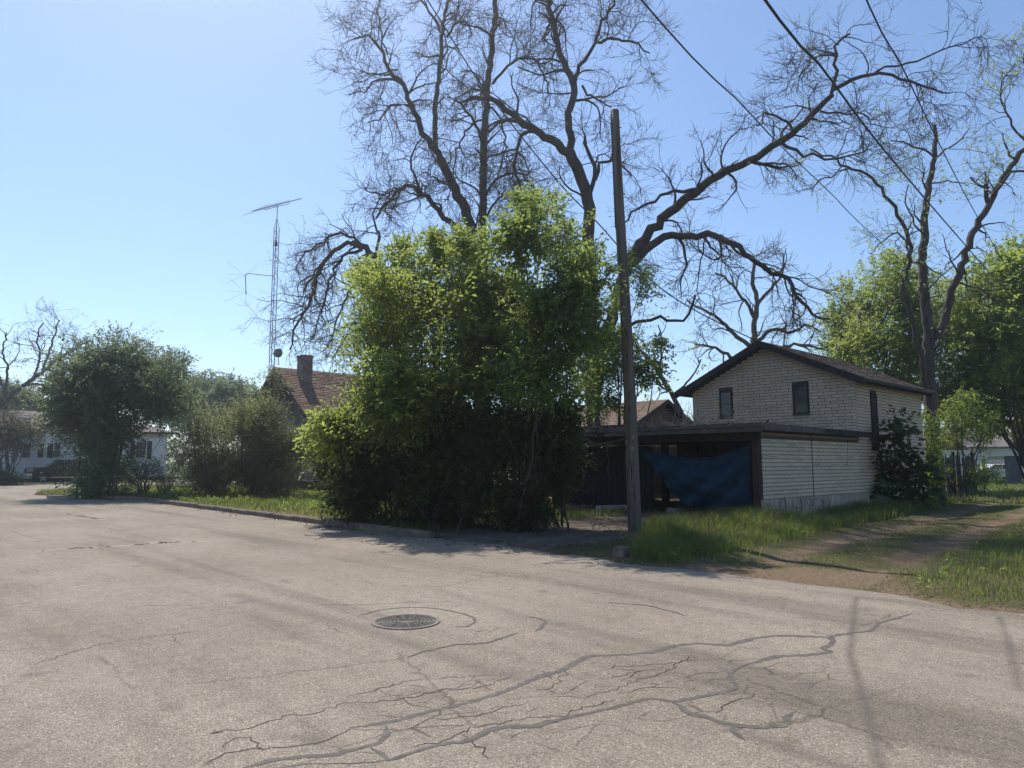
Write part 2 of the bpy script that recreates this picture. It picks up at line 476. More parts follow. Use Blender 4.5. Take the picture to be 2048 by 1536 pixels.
    # soft-edged dark bands with a course of their own
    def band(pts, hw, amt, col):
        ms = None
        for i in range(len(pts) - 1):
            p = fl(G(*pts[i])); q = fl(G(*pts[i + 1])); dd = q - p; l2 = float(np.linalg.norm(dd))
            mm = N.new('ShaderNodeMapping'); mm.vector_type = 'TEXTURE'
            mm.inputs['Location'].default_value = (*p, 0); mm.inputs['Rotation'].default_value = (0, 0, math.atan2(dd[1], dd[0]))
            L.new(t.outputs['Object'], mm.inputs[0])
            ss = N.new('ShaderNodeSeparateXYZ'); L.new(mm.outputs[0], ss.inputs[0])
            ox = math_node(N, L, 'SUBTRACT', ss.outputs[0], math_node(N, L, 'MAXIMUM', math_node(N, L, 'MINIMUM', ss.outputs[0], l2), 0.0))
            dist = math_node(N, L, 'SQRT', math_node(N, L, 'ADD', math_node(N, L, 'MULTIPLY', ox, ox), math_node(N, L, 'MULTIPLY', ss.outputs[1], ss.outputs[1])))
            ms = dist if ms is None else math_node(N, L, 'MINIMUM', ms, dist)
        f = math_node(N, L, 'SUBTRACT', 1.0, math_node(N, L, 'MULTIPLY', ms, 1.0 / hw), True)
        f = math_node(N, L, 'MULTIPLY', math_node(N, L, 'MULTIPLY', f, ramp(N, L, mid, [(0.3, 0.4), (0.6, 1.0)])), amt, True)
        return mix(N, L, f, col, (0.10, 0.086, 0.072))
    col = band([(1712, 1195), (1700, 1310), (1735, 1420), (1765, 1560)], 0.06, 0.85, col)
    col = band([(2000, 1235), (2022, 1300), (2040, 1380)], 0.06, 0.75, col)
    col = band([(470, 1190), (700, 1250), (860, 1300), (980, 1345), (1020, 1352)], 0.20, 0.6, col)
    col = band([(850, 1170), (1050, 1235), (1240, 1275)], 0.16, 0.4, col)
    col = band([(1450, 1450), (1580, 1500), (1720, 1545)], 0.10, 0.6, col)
    spots = ramp(N, L, noise(N, L, v, 2.1, 2, 0.5), [(0.66, 0.0), (0.76, 1.0)])
    col = mix(N, L, math_node(N, L, 'MULTIPLY', spots, 0.42), col, (0.09, 0.078, 0.066))
    pale = ramp(N, L, noise(N, L, coords(N, L, (0.5, 1.6, 1)), 0.7, 4, 0.6), [(0.55, 0.0), (0.72, 1.0)])
    col = mix(N, L, math_node(N, L, 'MULTIPLY', pale, 0.28), col, (0.36, 0.315, 0.255))
    h = math_node(N, L, 'SUBTRACT', math_node(N, L, 'ADD', fine, sp.outputs[1]), math_node(N, L, 'MULTIPLY', ck, 3.0))
    return finish(m, N, L, col, 0.9, h, 0.55, 0.006, 0.25)
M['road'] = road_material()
road_b = MB()
road_b.add([(-90, -60, 0), (90, -60, 0), (90, 9.5, 0), (-90, 9.5, 0)], [(0, 1, 2, 3)])
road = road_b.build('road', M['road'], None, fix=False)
road.rotation_euler = (0, 0, FR)
tag(road, kind='structure')
cross_b = MB()
cross_b.add([(-62, 9.5, 0), (-42.5, 9.5, 0), (-42.5, 90, 0), (-62, 90, 0)], [(0, 1, 2, 3)])
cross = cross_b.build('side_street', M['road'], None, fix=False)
cross.rotation_euler = (0, 0, FR)
tag(cross, kind='structure')

# ------------------------------------------------------------------ ground: verge, drive, alley
def t_edge(s):
    s = np.asarray(s, float)
    e = 9.12 + 0 * s
    e = np.where(s > 33, 9.12 - (s - 33) * 0.26, e)
    e = np.where(s > 42, 6.78 + (s - 42) ** 2 * 0.55, e)
    ragged = (vnoise(s, 0 * s, 1.1, 5) - 0.5) * 0.5 + (vnoise(s, 0 * s, 4.0, 6) - 0.5) * 0.22
    return e + np.where(s < 12, ragged, 0.0)
def alley_c(t):
    return 4.75 + (np.asarray(t) - 9.5) * 0.092
def ground_z(s, t):
    s = np.asarray(s, float); t = np.asarray(t, float)
    d = t - t_edge(s)
    d = np.where(s > 47.3, -1.0, d)
    yard = sstep(14.6, 16.2, s)
    raised = np.where(s > 12.3, 0.13, 0.0)
    slow = (vnoise(s, t, 0.5, 11) - 0.5) * 0.07 + (vnoise(s, t, 1.9, 12) - 0.5) * 0.03
    al = np.abs(s - alley_c(t))
    rut = -0.05 * np.exp(-((al - 0.75) / 0.3) ** 2) * sstep(9.5, 12, t)
    base = 0.035 + yard * 0.10 + slow * sstep(0.1, 1.2, d) + rut
    base = base + 0.10 * np.exp(-(((s - 8.6) / 1.6) ** 2 + ((t - 13.5) / 3.2) ** 2))
    drive = sstep(11.2, 12.2, s) * (1 - yard)
    base = base * (1 - drive) + drive * (0.03 + 0.02 * sstep(9, 13, t))
    edge = sstep(np.where(s > 12.3, 0.03, -0.10), np.where(s > 12.3, 0.16, 0.28), d)
    return -0.12 + (base + 0.12) * edge
gs = np.arange(-14, 48.5, 0.22); gt = np.arange(6.4, 42.05, 0.22)
S_, T_ = np.meshgrid(gs, gt, indexing='ij')
Z_ = ground_z(S_, T_)
ni, nj = S_.shape
V = np.stack([-S_.ravel(), T_.ravel(), Z_.ravel()], -1)
ii, jj = np.meshgrid(np.arange(ni - 1), np.arange(nj - 1), indexing='ij')
q = np.stack([ii * nj + jj, ii * nj + jj + 1, (ii + 1) * nj + jj + 1, (ii + 1) * nj + jj], -1).reshape(-1, 4)
def dirt_amount(s, t):
    al = np.abs(s - alley_c(t))
    n1 = vnoise(s, t, 0.8, 21); n2 = vnoise(s, t, 2.6, 22)
    tracks = np.exp(-((al - 0.78) / 0.38) ** 2) * 0.95
    mouth = np.exp(-((s - 5.2) / 2.0) ** 2) * (1 - sstep(9.8, 12.0, t)) * 1.0
    edge = (1 - sstep(0.05, 0.45, t - t_edge(s))) * 0.9 * (s < 13)
    d = np.maximum(np.maximum(tracks, mouth), edge) * (0.35 + 0.95 * n1) + (n2 - 0.5) * 0.35
    under = sstep(10.8, 12.0, s) * (1 - sstep(21.5, 23.5, s)) * (0.75 + 0.5 * n2)
    return np.clip(np.maximum(d, under), 0, 1)
def conc_amount(s, t):
    c = sstep(10.2 - 0.0, 11.0, s + (t < 13) * 1.4) * (1 - sstep(16.6, 17.2, s)) * (1 - sstep(25, 26, t))
    return np.clip(c * (0.55 + 0.7 * vnoise(s, t, 1.3, 31)), 0, 1)
me = np_mesh('yard', V, [q], True, {'dirt': dirt_amount(S_, T_).ravel(), 'conc': conc_amount(S_, T_).ravel()})
def ground_material(name):
    m, N, L = new_mat(name)
    v = coords(N, L)
    f1 = noise(N, L, v, 1.6, 6, 0.65); f2 = noise(N, L, v, 22, 5, 0.75)
    grass = ramp(N, L, f2, [(0.3, (0.04, 0.038, 0.016)), (0.52, (0.085, 0.078, 0.032)), (0.75, (0.19, 0.155, 0.085))])
    soil = ramp(N, L, f2, [(0.28, (0.085, 0.06, 0.038)), (0.5, (0.165, 0.118, 0.075)), (0.72, (0.25, 0.185, 0.12))])
    conc = ramp(N, L, f1, [(0.3, (0.075, 0.058, 0.045)), (0.6, (0.15, 0.122, 0.096)), (0.8, (0.20, 0.165, 0.13))])
    conc = mix(N, L, 1.0, conc, ramp(N, L, f2, [(0.3, 0.6), (0.5, 1.0), (0.75, 1.3)]), 'MULTIPLY')
    ad = N.new('ShaderNodeAttribute'); ad.attribute_name = 'dirt'
    ac = N.new('ShaderNodeAttribute'); ac.attribute_name = 'conc'
    e = math_node(N, L, 'ADD', ad.outputs['Fac'], math_node(N, L, 'MULTIPLY', math_node(N, L, 'SUBTRACT', f2, 0.5), 1.3))
    e = ramp(N, L, e, [(0.25, 0.0), (0.6, 1.0)])
    col = mix(N, L, e, grass, soil)
    g = math_node(N, L, 'ADD', ac.outputs['Fac'], math_node(N, L, 'MULTIPLY', math_node(N, L, 'SUBTRACT', f1, 0.5), 0.8))
    g = ramp(N, L, g, [(0.35, 0.0), (0.6, 1.0)])
    col = mix(N, L, g, col, conc)
    return finish(m, N, L, col, 0.95, f2, 0.7, 0.03, 0.15)
M['yard'] = ground_material('yard_ground')
yard = link('yard', me, M['yard']); yard.rotation_euler = (0, 0, FR); tag(yard, kind='structure')
M['lawn'] = plain('lawn', (0.085, 0.10, 0.03), (0.045, 0.055, 0.016), 3, 0.95, c2=(0.13, 0.125, 0.05), bstr=0.6, bdist=0.05, detail=8)
lawn_b = MB()
lawn_b.add([(-47.3, 41.9, 0.02), (60, 41.9, 0.02), (60, 160, 0.02), (-47.3, 160, 0.02)], [(0, 1, 2, 3)])
lawn_b.add([(-200, -40, 0.05), (-62, -40, 0.05), (-62, 160, 0.05), (-200, 160, 0.05)], [(0, 1, 2, 3)])
lawn_b.add([(13.9, 9.0, -0.01), (60, 9.0, -0.01), (60, 41.9, -0.01), (13.9, 41.9, -0.01)], [(0, 1, 2, 3)])
lawn = lawn_b.build('lawn', M['lawn'], None, fix=False); lawn.rotation_euler = (0, 0, FR); tag(lawn, kind='structure')
gb = MB()
gb.add([(math.cos(a) * 1500, math.sin(a) * 1500, -0.4) for a in np.linspace(0, 2 * math.pi, 48, endpoint=False)], [tuple(range(48))])
ground = gb.build('ground', M['lawn'], None, fix=False); tag(ground, kind='structure')

# kerb: separate cast lengths with joints between them
kerb = empty('kerb', (0, 0, 0), FR); tag(kerb, kind='structure')
kx = list(np.arange(12.35, 37.2, 1.52))
rk = random.Random(4)
for i in range(len(kx) - 1):
    s0, s1 = kx[i] + 0.012, kx[i + 1] - 0.012
    b = MB()
    n = 6
    secs = []
    for k in range(n + 1):
        s = s0 + (s1 - s0) * k / n
        te = float(t_edge(s + (0 if s > 12 else 1)))
        w = rk.uniform(-0.008, 0.008); h = rk.uniform(-0.012, 0.012)
        secs.append([(-s, te - 0.015 + w, -0.1), (-s, te + 0.005 + w, 0.12 + h), (-s, te + 0.03 + w, 0.145 + h), (-s, te + 0.16, 0.15 + h), (-s, te + 0.16, -0.1)])
    vs = [p for q_ in secs for p in q_]
    fs = [tuple(range(5)), tuple(5 * n + c for c in (4, 3, 2, 1, 0))]
    for k in range(n):
        for c in range(5):
            d = (c + 1) % 5
            fs.append((5 * k + c, 5 * (k + 1) + c, 5 * (k + 1) + d, 5 * k + d))
    b.add(vs, fs)
    o = b.build('kerb_stone', M['kerb'], kerb)
    o.location.z = rk.uniform(-0.012, 0.008)
# broken kerb piece showing at the corner tip
b = MB()
p0 = fl(G(100, 996)); p1 = fl(G(142, 999))
b.bar((p0[0], p0[1], 0.05), (p1[0], p1[1], 0.05), 0.3, 0.16)
b.build('kerb_stone', M['concrete'], kerb)

# sealed cracks: strips of tar lying on the road
def ribbon(px, w0, w1, mat, name, z, seed, jit=0.006, taper=True):
    P = np.array([fl(G(x, y)) for x, y in px])
    ln = np.linalg.norm(np.diff(P, axis=0), axis=1).sum()
    n = max(8, int(ln / 0.045))
    Q = smooth_line(P, n)
    rs = np.random.RandomState(seed)
    Q = Q + np.cumsum(rs.randn(n, 2) * jit * 0.3, 0) * 0 + rs.randn(n, 2) * jit
    T = np.gradient(Q, axis=0); T /= np.linalg.norm(T, axis=1, keepdims=True) + 1e-9
    Nn = np.stack([-T[:, 1], T[:, 0]], -1)
    q = np.linspace(0, 1, n)
    lo = vnoise(q * ln * 3, q * 0 + seed, 1.0, seed + 50)
    w = (w0 + (w1 - w0) * lo) * (0.75 + 0.5 * rs.rand(n))
    if taper: w *= np.clip(np.minimum(q, 1 - q) * ln / 0.12, 0.25, 1)
    a = np.c_[Q + Nn * w[:, None] / 2, np.full(n, z)]; b = np.c_[Q - Nn * w[:, None] / 2, np.full(n, z)]
    V = np.empty((2 * n, 3)); V[0::2] = a; V[1::2] = b
    i = np.arange(n - 1) * 2
    f = np.stack([i, i + 1, i + 3, i + 2], -1)
    return V, f
strips = [
    [(700, 1456), (738, 1450), (760, 1448), (815, 1436), (850, 1425), (920, 1409), (990, 1390), (1050, 1366), (1090, 1350), (1125, 1340), (1150, 1326), (1180, 1313), (1240, 1310), (1303, 1305), (1341, 1294), (1395, 1287), (1457, 1290), (1502, 1278), (1552, 1272), (1614, 1273), (1662, 1275)],
    [(480, 1538), (552, 1520), (605, 1514), (671, 1508), (736, 1492), (757, 1486), (773, 1467), (769, 1451)],
    [(738, 1493), (766, 1510), (786, 1520), (822, 1506), (884, 1488), (925, 1484), (966, 1467), (999, 1455), (1073, 1451), (1138, 1434), (1240, 1412), (1295, 1397), (1345, 1403), (1399, 1393), (1461, 1381), (1471, 1370), (1461, 1354), (1469, 1339), (1515, 1323), (1564, 1312), (1614, 1311), (1662, 1303), (1647, 1298), (1668, 1284), (1660, 1274), (1697, 1267), (1742, 1261), (1759, 1246), (1788, 1238), (1822, 1228)],
    [(1345, 1405), (1378, 1424), (1424, 1439), (1469, 1451), (1515, 1455), (1552, 1454), (1573, 1447), (1579, 1432), (1591, 1424)],
    [(1465, 1451), (1469, 1466), (1490, 1480)],
    [(720, 1231), (770, 1219), (843, 1215), (905, 1223), (941, 1233), (950, 1243), (933, 1253), (908, 1252)],
    [(812, 1316), (850, 1303), (913, 1290), (974, 1285), (1036, 1266)],
    [(1072, 1264), (1083, 1254), (1089, 1241), (1056, 1233)],
    [(1085, 1342), (1095, 1352), (1103, 1356)],
    [(424, 1466), (440, 1464)],
    [(1200, 1204), (1290, 1211), (1330, 1220), (1375, 1232)],
]
wid = [(0.05, 0.085), (0.04, 0.07), (0.03, 0.085), (0.045, 0.075), (0.06, 0.09), (0.02, 0.06), (0.02, 0.045), (0.03, 0.07), (0.08, 0.11), (0.08, 0.1), (0.02, 0.04)]
for k, (px, w) in enumerate(zip(strips, wid)):
    V, f = ribbon(px, w[0] * 0.68, w[1] * 0.85, None, 'tar', 0.0016 + 0.00025 * k, k)
    link('crack_sealant', np_mesh('crack_sealant', V, [f]), M['tar'], road)
cracks = [
    [(424, 1468), (470, 1462), (520, 1451), (560, 1436), (620, 1428), (690, 1408), (760, 1402), (830, 1392), (880, 1380), (960, 1375), (1020, 1350)],
    [(690, 1395), (755, 1380), (800, 1365), (860, 1357)], [(755, 1380), (790, 1396), (820, 1405), (860, 1417)],
    [(400, 1536), (450, 1512), (500, 1500), (600, 1492), (660, 1478), (720, 1452)], [(440, 1500), (485, 1475), (530, 1505)],
    [(790, 1394), (880, 1380), (990, 1360)], [(860, 1440), (930, 1432), (1000, 1420), (1060, 1405)], [(810, 1495), (900, 1478), (950, 1455), (1040, 1440), (1130, 1428), (1230, 1400)],
    [(1005, 1480), (1050, 1462)], [(1100, 1395), (1180, 1393), (1220, 1380), (1280, 1360), (1330, 1345), (1380, 1310)],
    [(1210, 1335), (1300, 1330), (1345, 1326), (1400, 1318)], [(1200, 1360), (1260, 1348), (1320, 1336)], [(1370, 1372), (1385, 1350), (1430, 1345), (1460, 1340)],
    [(1240, 1390), (1310, 1376), (1370, 1378)], [(640, 1208), (700, 1210), (850, 1205), (910, 1203)], [(60, 1330), (200, 1290), (330, 1270), (420, 1262)],
    [(345, 1270), (352, 1285), (362, 1295)], [(1430, 1430), (1455, 1405), (1490, 1400), (1510, 1385)], [(1672, 1250), (1700, 1256), (1730, 1260)],
    [(1700, 1262), (1745, 1245), (1790, 1226)], [(540, 1536), (700, 1524), (780, 1524)], [(20, 1060), (60, 1075), (100, 1082)],
    [(1060, 1380), (1110, 1375), (1130, 1340), (1150, 1320)], [(930, 1260), (980, 1262), (1015, 1250)], [(655, 1245), (665, 1258), (700, 1270)], [(930, 1468), (960, 1500), (990, 1520)],
]
acc = Acc()
for k, px in enumerate(cracks):
    V, f = ribbon(px, 0.003, 0.013, None, 'crack', 0.0012, 100 + k, 0.016)
    acc.put(V, f)
tag(acc.build('crack', M['crack'], road), kind='stuff')
# pale patched seams far along the street
for px in ([(40, 1105), (140, 1097), (240, 1092), (330, 1085), (440, 1082)], [(130, 1028), (180, 1035), (215, 1040)], [(0, 1015), (50, 1012), (110, 1016)]):
    V, f = ribbon(px, 0.05, 0.3, None, 'patch', 0.0013, len(px) + px[0][0], 0.03)
    link('asphalt_patch', np_mesh('asphalt_patch', V, [f]), M['concrete'], road)

# manhole
mh = empty('manhole_cover', (*G(812, 1244)[:2], 0.0), 0.3, 'round cast iron manhole cover with ring pattern, set in the road', 'manhole cover')
b = MB(); k = 40
def ring(b, r0, r1, z0, z1, k=40):
    vs = []
    for r, z in ((r0, z0), (r0, z1), (r1, z1), (r1, z0)):
        vs += [(r * math.cos(2 * math.pi * i / k), r * math.sin(2 * math.pi * i / k), z) for i in range(k)]
    fs = []
    for c in range(4):
        d = (c + 1) % 4
        for i in range(k):
            j = (i + 1) % k
            fs.append((c * k + i, c * k + j, d * k + j, d * k + i))
    b.add(vs, fs)
ring(b, 0.305, 0.345, -0.02, 0.011); b.build('rim', plain('rim_worn', (0.24, 0.21, 0.175), (0.14, 0.12, 0.10), 20, 0.8), mh)
b = MB(); b.cyl((0, 0, -0.02), (0, 0, 0.004), 0.297, k=40); lid = b.build('lid', M['iron'], mh)
b = MB()
for r in (0.07, 0.11, 0.15, 0.19, 0.23, 0.27): ring(b, r, r + 0.018, 0.003, 0.010, 36)
for i in range(12):
    a = i * math.pi / 6
    b.bar((0.08 * math.cos(a), 0.08 * math.sin(a), 0.006), (0.28 * math.cos(a), 0.28 * math.sin(a), 0.006), 0.012, 0.007)
b.build('raised_rings', M['iron'], lid)
b = MB(); b.cyl((-0.05, 0.24, 0.004), (-0.05, 0.24, 0.0115), 0.02, k=10); b.build('pick_hole', M['crack'], lid)
# ------------------------------------------------------------------ two-storey house at the alley
rs = np.random.RandomState(7)
UNIT = MB().box(0, 1, 0, 1, 0, 1).mesh('brick')
UNIT.materials.append(M['brick'])
UNIT_TAN = MB().box(0, 1, 0, 1, 0, 1).mesh('brick_tan'); UNIT_TAN.materials.append(M['brick_tan'])
def brick_rows(x0, x1, z0, z1, ln, h, gx, gz, rng, limits=None, holes=()):
    """list of (xa, xb, za, zb); limits(z) -> (xmin, xmax); holes: (xa, xb, za, zb)"""
    out = []
    z = z0; row = 0
    while z + h - gz <= z1 + 1e-6:
        za, zb = z, z + h - gz
        lo, hi = (x0, x1) if limits is None else limits(zb)
        lo = max(lo, x0); hi = min(hi, x1)
        x = x0 - ln + (row % 2) * ln * 0.5 + (row % 3) * 0.03
        while x < hi:
            w = ln
            xa, xb = max(x, lo), min(x + w - gx, hi)
            segs = [(xa, xb)]
            for (ha, hb, hc, hd) in holes:
                if zb > hc and za < hd:
                    ns = []
                    for a, b in segs:
                        if b <= ha or a >= hb: ns.append((a, b))
                        else:
                            if a < ha: ns.append((a, ha))
                            if b > hb: ns.append((hb, b))
                    segs = ns
            for a, b in segs:
                if b - a > 0.03:
                    if rng.rand() < 0.06 and b - a > 0.3:      # a course split in two thin ones
                        m = (za + zb) / 2
                        out.append((a, b, za, m - gz * 0.4)); out.append((a, b, m + gz * 0.4, zb))
                    else: out.append((a, b, za, zb))
            x += w
        z += h; row += 1
    return out
def lay_bricks(rows, parent, plane, off, depth, rng, mesh=UNIT, most=300, name='brick', mat=None):
    """plane 'y': bricks on a face looking to -y at y=off; 'x': face looking to +x at x=off"""
    rows = sorted(rows, key=lambda r: -(r[1] - r[0]) * (r[3] - r[2]))
    rest = MB()
    for k, (a, b, c, d) in enumerate(rows):
        dp = depth * rng.uniform(0.7, 1.15)
        if k < most:
            o = bpy.data.objects.new(name, mesh); C.objects.link(o); o.parent = parent
            if plane == 'y': o.location = (a, off - dp, c); o.scale = (b - a, dp - 0.0005, d - c)
            else: o.location = (off + 0.0005, a, c); o.scale = (dp, b - a, d - c)
        else:
            if plane == 'y': rest.box(a, b, off - dp, off - 0.0005, c, d)
            else: rest.box(off + 0.0005, off + dp, a, b, c, d)
    if rest.v:
        tag(rest.build('bricks', mat or M['brick'], parent, fix=False), kind='stuff')

HS, HT, HW, HD = 15.9, 24.8, 6.34, 6.5          # left front corner in the street frame, width, depth
house = froot('brick_house', HS, HT, 0, 'pale brick-faced gabled house behind the carport beside the alley', 'house')
EAVE, APEX = 4.5, 5.98
mid = HW / 2
b = MB(); b.prism([(0, 0), (HW, 0), (HW, EAVE), (mid, APEX - 0.02), (0, EAVE)], 0, HD, 'y'); b.build('wall', M['joint'], house)
def front_lim(z):
    if z <= EAVE - 0.05: return 0, HW
    q = (z - EAVE + 0.06) / (APEX - EAVE) * mid
    return q, HW - q
# windows on the front, found from the survey on the front wall plane
def on_front(px, py, t=HT):
    """(x, z) on a wall plane t = const seen through px, py"""
    r = ray(px, py)
    k = t / (ct * r[0] + st_ * r[1])
    P = np.array([0, 0, EYE]) + r * k
    return HS - ST(P)[0], P[2]
def on_side(px, py, s):
    r = ray(px, py)
    k = s / (-st_ * r[0] + ct * r[1])
    P = np.array([0, 0, EYE]) + r * k
    return ST(P)[1], P[2]
wl0 = on_front(1441, 834); wl1 = on_front(1464, 781)
wr0 = on_front(1588, 829); wr1 = on_front(1616, 768)
win_l = (wl0[0], wl1[0], wl0[1], wl1[1]); win_r = (wr0[0], wr1[0], wr0[1], wr1[1])
rows = brick_rows(0.0, HW, 2.62, APEX - 0.18, 0.44, 0.110, 0.020, 0.015, rs, front_lim, [(a - .03, b_ + .03, c - .03, d + .03) for a, b_, c, d in (win_l, win_r)])
lay_bricks(rows, house, 'y', 0.0, 0.014, rs, most=240)
def window(parent, a, b, c, d, y, ny=-1, sash=True, plane='y', broken=False):
    f = MB(); w = 0.045
    def bx(m, x0, x1, y0, y1, z0, z1):
        if plane == 'y': m.box(x0, x1, y0, y1, z0, z1)
        else: m.box(y0, y1, x0, x1, z0, z1)
    def yy(p, q):
        u, v_ = y + ny * p, y + ny * q
        return min(u, v_), max(u, v_)
    y0, y1 = yy(-0.02, 0.035)
    bx(f, a, a + w, y0, y1, c, d); bx(f, b - w, b, y0, y1, c, d)
    bx(f, a + w, b - w, y0, y1, d - w, d); bx(f, a + w, b - w, y0, y1, c, c + w * 1.3)
    o = f.build('window', M['dark_wood'], parent)
    p = MB(); y0, y1 = yy(0.006, 0.012)
    m = (c + d) / 2
    bx(p, a + w, b - w, y0, y1, m + 0.02, d - w); p.build('pane', M['glass'], o)
    p = MB(); y0, y1 = yy(0.004, 0.010); bx(p, a + w, b - w, y0, y1, c + w * 1.3, m - 0.02); p.build('pane', M['glass'], o)
    s = MB(); y0, y1 = yy(0.0, 0.03); bx(s, a + w, b - w, y0, y1, m - 0.02, m + 0.02)
    s.build('sash_bar', M['grey_wood'], o)
    s = MB(); y0, y1 = yy(0.015, 0.03)
    g = 0.016
    bx(s, a + w, a + w + g, y0, y1, c + w * 1.3, d - w); bx(s, b - w - g, b - w, y0, y1, c + w * 1.3, d - w)
    bx(s, a + w + g, b - w - g, y0, y1, d - w - g, d - w)
    s.build('screen_frame', M['grey_wood'], o)
    t_ = MB(); y0, y1 = yy(-0.02, 0.07); bx(t_, a - 0.03, b + 0.03, y0, y1, c - 0.05, c - 0.002); t_.build('sill', M['grey_wood'], o)
    return o
window(house, *win_l, 0.0); window(house, *win_r, 0.0)
# alley side: boarded tall window and the courses running on down the wall
a0 = on_side(1739, 786, HS - HW); a1 = on_side(1756, 898, HS - HW)
side_win = (a0[0] - HT, a1[0] - HT + 0.05, a1[1], a0[1])
rows = brick_rows(0.0, HD, 0.61, EAVE - 0.02, 0.44, 0.110, 0.009, 0.019, rs, None, [(side_win[0] - .03, side_win[1] + .03, side_win[2] - .03, side_win[3] + .03)])
lay_bricks(rows, house, 'x', HW, 0.014, rs, most=0)
f = MB()
a, b_, c, d = side_win
for (y0, y1, z0, z1) in ((a, a + .05, c, d), (b_ - .05, b_, c, d), (a + .05, b_ - .05, d - .05, d), (a + .05, b_ - .05, c, c + .06)): f.box(HW - 0.02, HW + 0.045, y0, y1, z0, z1)
bw = f.build('window', M['dark_wood'], house); bw['label'] = 'tall narrow boarded window'
f = MB(); f.box(HW - 0.01, HW + 0.022, a + .05, b_ - .05, (c + d) / 2 + .01, d - .05); f.build('board', M['fascia_brown'], bw)
f = MB(); f.box(HW - 0.01, HW + 0.018, a + .05, b_ - .05, c + .06, (c + d) / 2 - .005); f.build('board', M['fascia_brown'], bw)
f = MB(); f.box(HW - 0.005, HW + 0.016, 0.0, HD, 0.0, 0.595); f.build('plinth', M['plinth'], house)
# roof: two slabs, rake boards, rafter tails, rows of shingles
OV, OE = 0.5, 0.5
sl = (APEX - EAVE) / mid
def roof_slab(parent, x_in, z_in, x_out, z_out, y0, y1, th, mat, name='roof'):
    b = MB()
    b.hexa([(x_in, y0, z_in), (x_out, y0, z_out), (x_out, y1, z_out), (x_in, y1, z_in), (x_in, y0, z_in + th), (x_out, y0, z_out + th), (x_out, y1, z_out + th), (x_in, y1, z_in + th)])
    return b.build(name, mat, parent)
def shingle_rows(parent, ridge, eave, y0, y1, th, mat, row=0.14, w=0.3, seed=0, name='shingles', lift=0.012):
    """courses of tabs on a slope from ridge (x,z) to eave (x,z), running along y"""
    rng = np.random.RandomState(seed)
    r = np.array(ridge); e = np.array(eave)
    ln = np.linalg.norm(e - r); d = (e - r) / ln
    n = np.array([-d[1], d[0]]);  n = n if n[1] > 0 else -n
    b = MB()
    k = int(ln / row)
    for i in range(k):
        a0 = r + d * (i * row) + n * (th + 0.001); a1 = r + d * min((i + 1) * row + 0.03, ln + 0.03) + n * (th + 0.004)
        y = y0 - (i % 2) * w / 2
        while y < y1:
            ya, yb = max(y + 0.004, y0), min(y + w - 0.004, y1)
            if yb - ya > 0.03:
                l = lift * (0.6 + 0.9 * rng.rand()); sg = rng.uniform(-0.012, 0.012)
                p = [a0, a1 + d * sg, a1 + d * sg + n * l, a0 + n * 0.004]
                vs = [(q_[0], ya, q_[1]) for q_ in p] + [(q_[0], yb, q_[1]) for q_ in p]
                b.add(vs, [(0, 3, 7, 4), (3, 2, 6, 7), (2, 1, 5, 6), (0, 1, 2, 3), (7, 6, 5, 4)])
            y += w
    o = b.build(name, mat, parent)
    tag(o, kind='stuff')
    return o
z_e = EAVE - sl * OE
rl = roof_slab(house, mid, APEX, -OE, z_e, -OV, HD + 0.4, 0.09, M['fascia_brown'])
rr = roof_slab(house, mid, APEX, HW + OE, z_e, -OV, HD + 0.4, 0.09, M['fascia_brown'])
shingle_rows(rr, (mid, APEX), (HW + OE, z_e), -OV - 0.02, HD + 0.42, 0.085, M['shingle'], seed=1)
shingle_rows(rl, (mid, APEX), (-OE, z_e), -OV - 0.02, HD + 0.42, 0.085, M['shingle'], seed=2)
for sg in (-1, 1):
    b = MB(); x1 = mid + sg * (mid + OE)
    b.hexa([(mid, -OV - 0.03, APEX - 0.14), (x1, -OV - 0.03, z_e - 0.14), (x1, -OV - 0.003, z_e - 0.14), (mid, -OV - 0.003, APEX - 0.14), (mid, -OV - 0.03, APEX + 0.075), (x1, -OV - 0.03, z_e + 0.075), (x1, -OV - 0.003, z_e + 0.075), (mid, -OV - 0.003, APEX + 0.075)])
    b.build('rake_board', M['fascia_brown'], house)
    b = MB()
    b.hexa([(mid, -0.05, APEX - 0.10), (mid + sg * mid, -0.05, EAVE - 0.12), (mid + sg * mid, -0.02, EAVE - 0.12), (mid, -0.02, APEX - 0.10), (mid, -0.05, APEX - 0.004), (mid + sg * mid, -0.05, EAVE - 0.006), (mid + sg * mid, -0.02, EAVE - 0.006), (mid, -0.02, APEX - 0.004)])
    b.build('trim_board', M['fascia_brown'], house)
for k in range(11):
    y = 0.1 + k * 0.62
    b = MB(); b.hexa([(HW + 0.001, y, EAVE - 0.13), (HW + OE - 0.04, y, z_e - 0.10), (HW + OE - 0.04, y + 0.05, z_e - 0.10), (HW + 0.001, y + 0.05, EAVE - 0.13), (HW + 0.001, y, EAVE - 0.004), (HW + OE - 0.04, y, z_e + 0.012), (HW + OE - 0.04, y + 0.05, z_e + 0.012), (HW + 0.001, y + 0.05, EAVE - 0.004)])
    b.build('rafter_tail', M['dark_wood'], house)

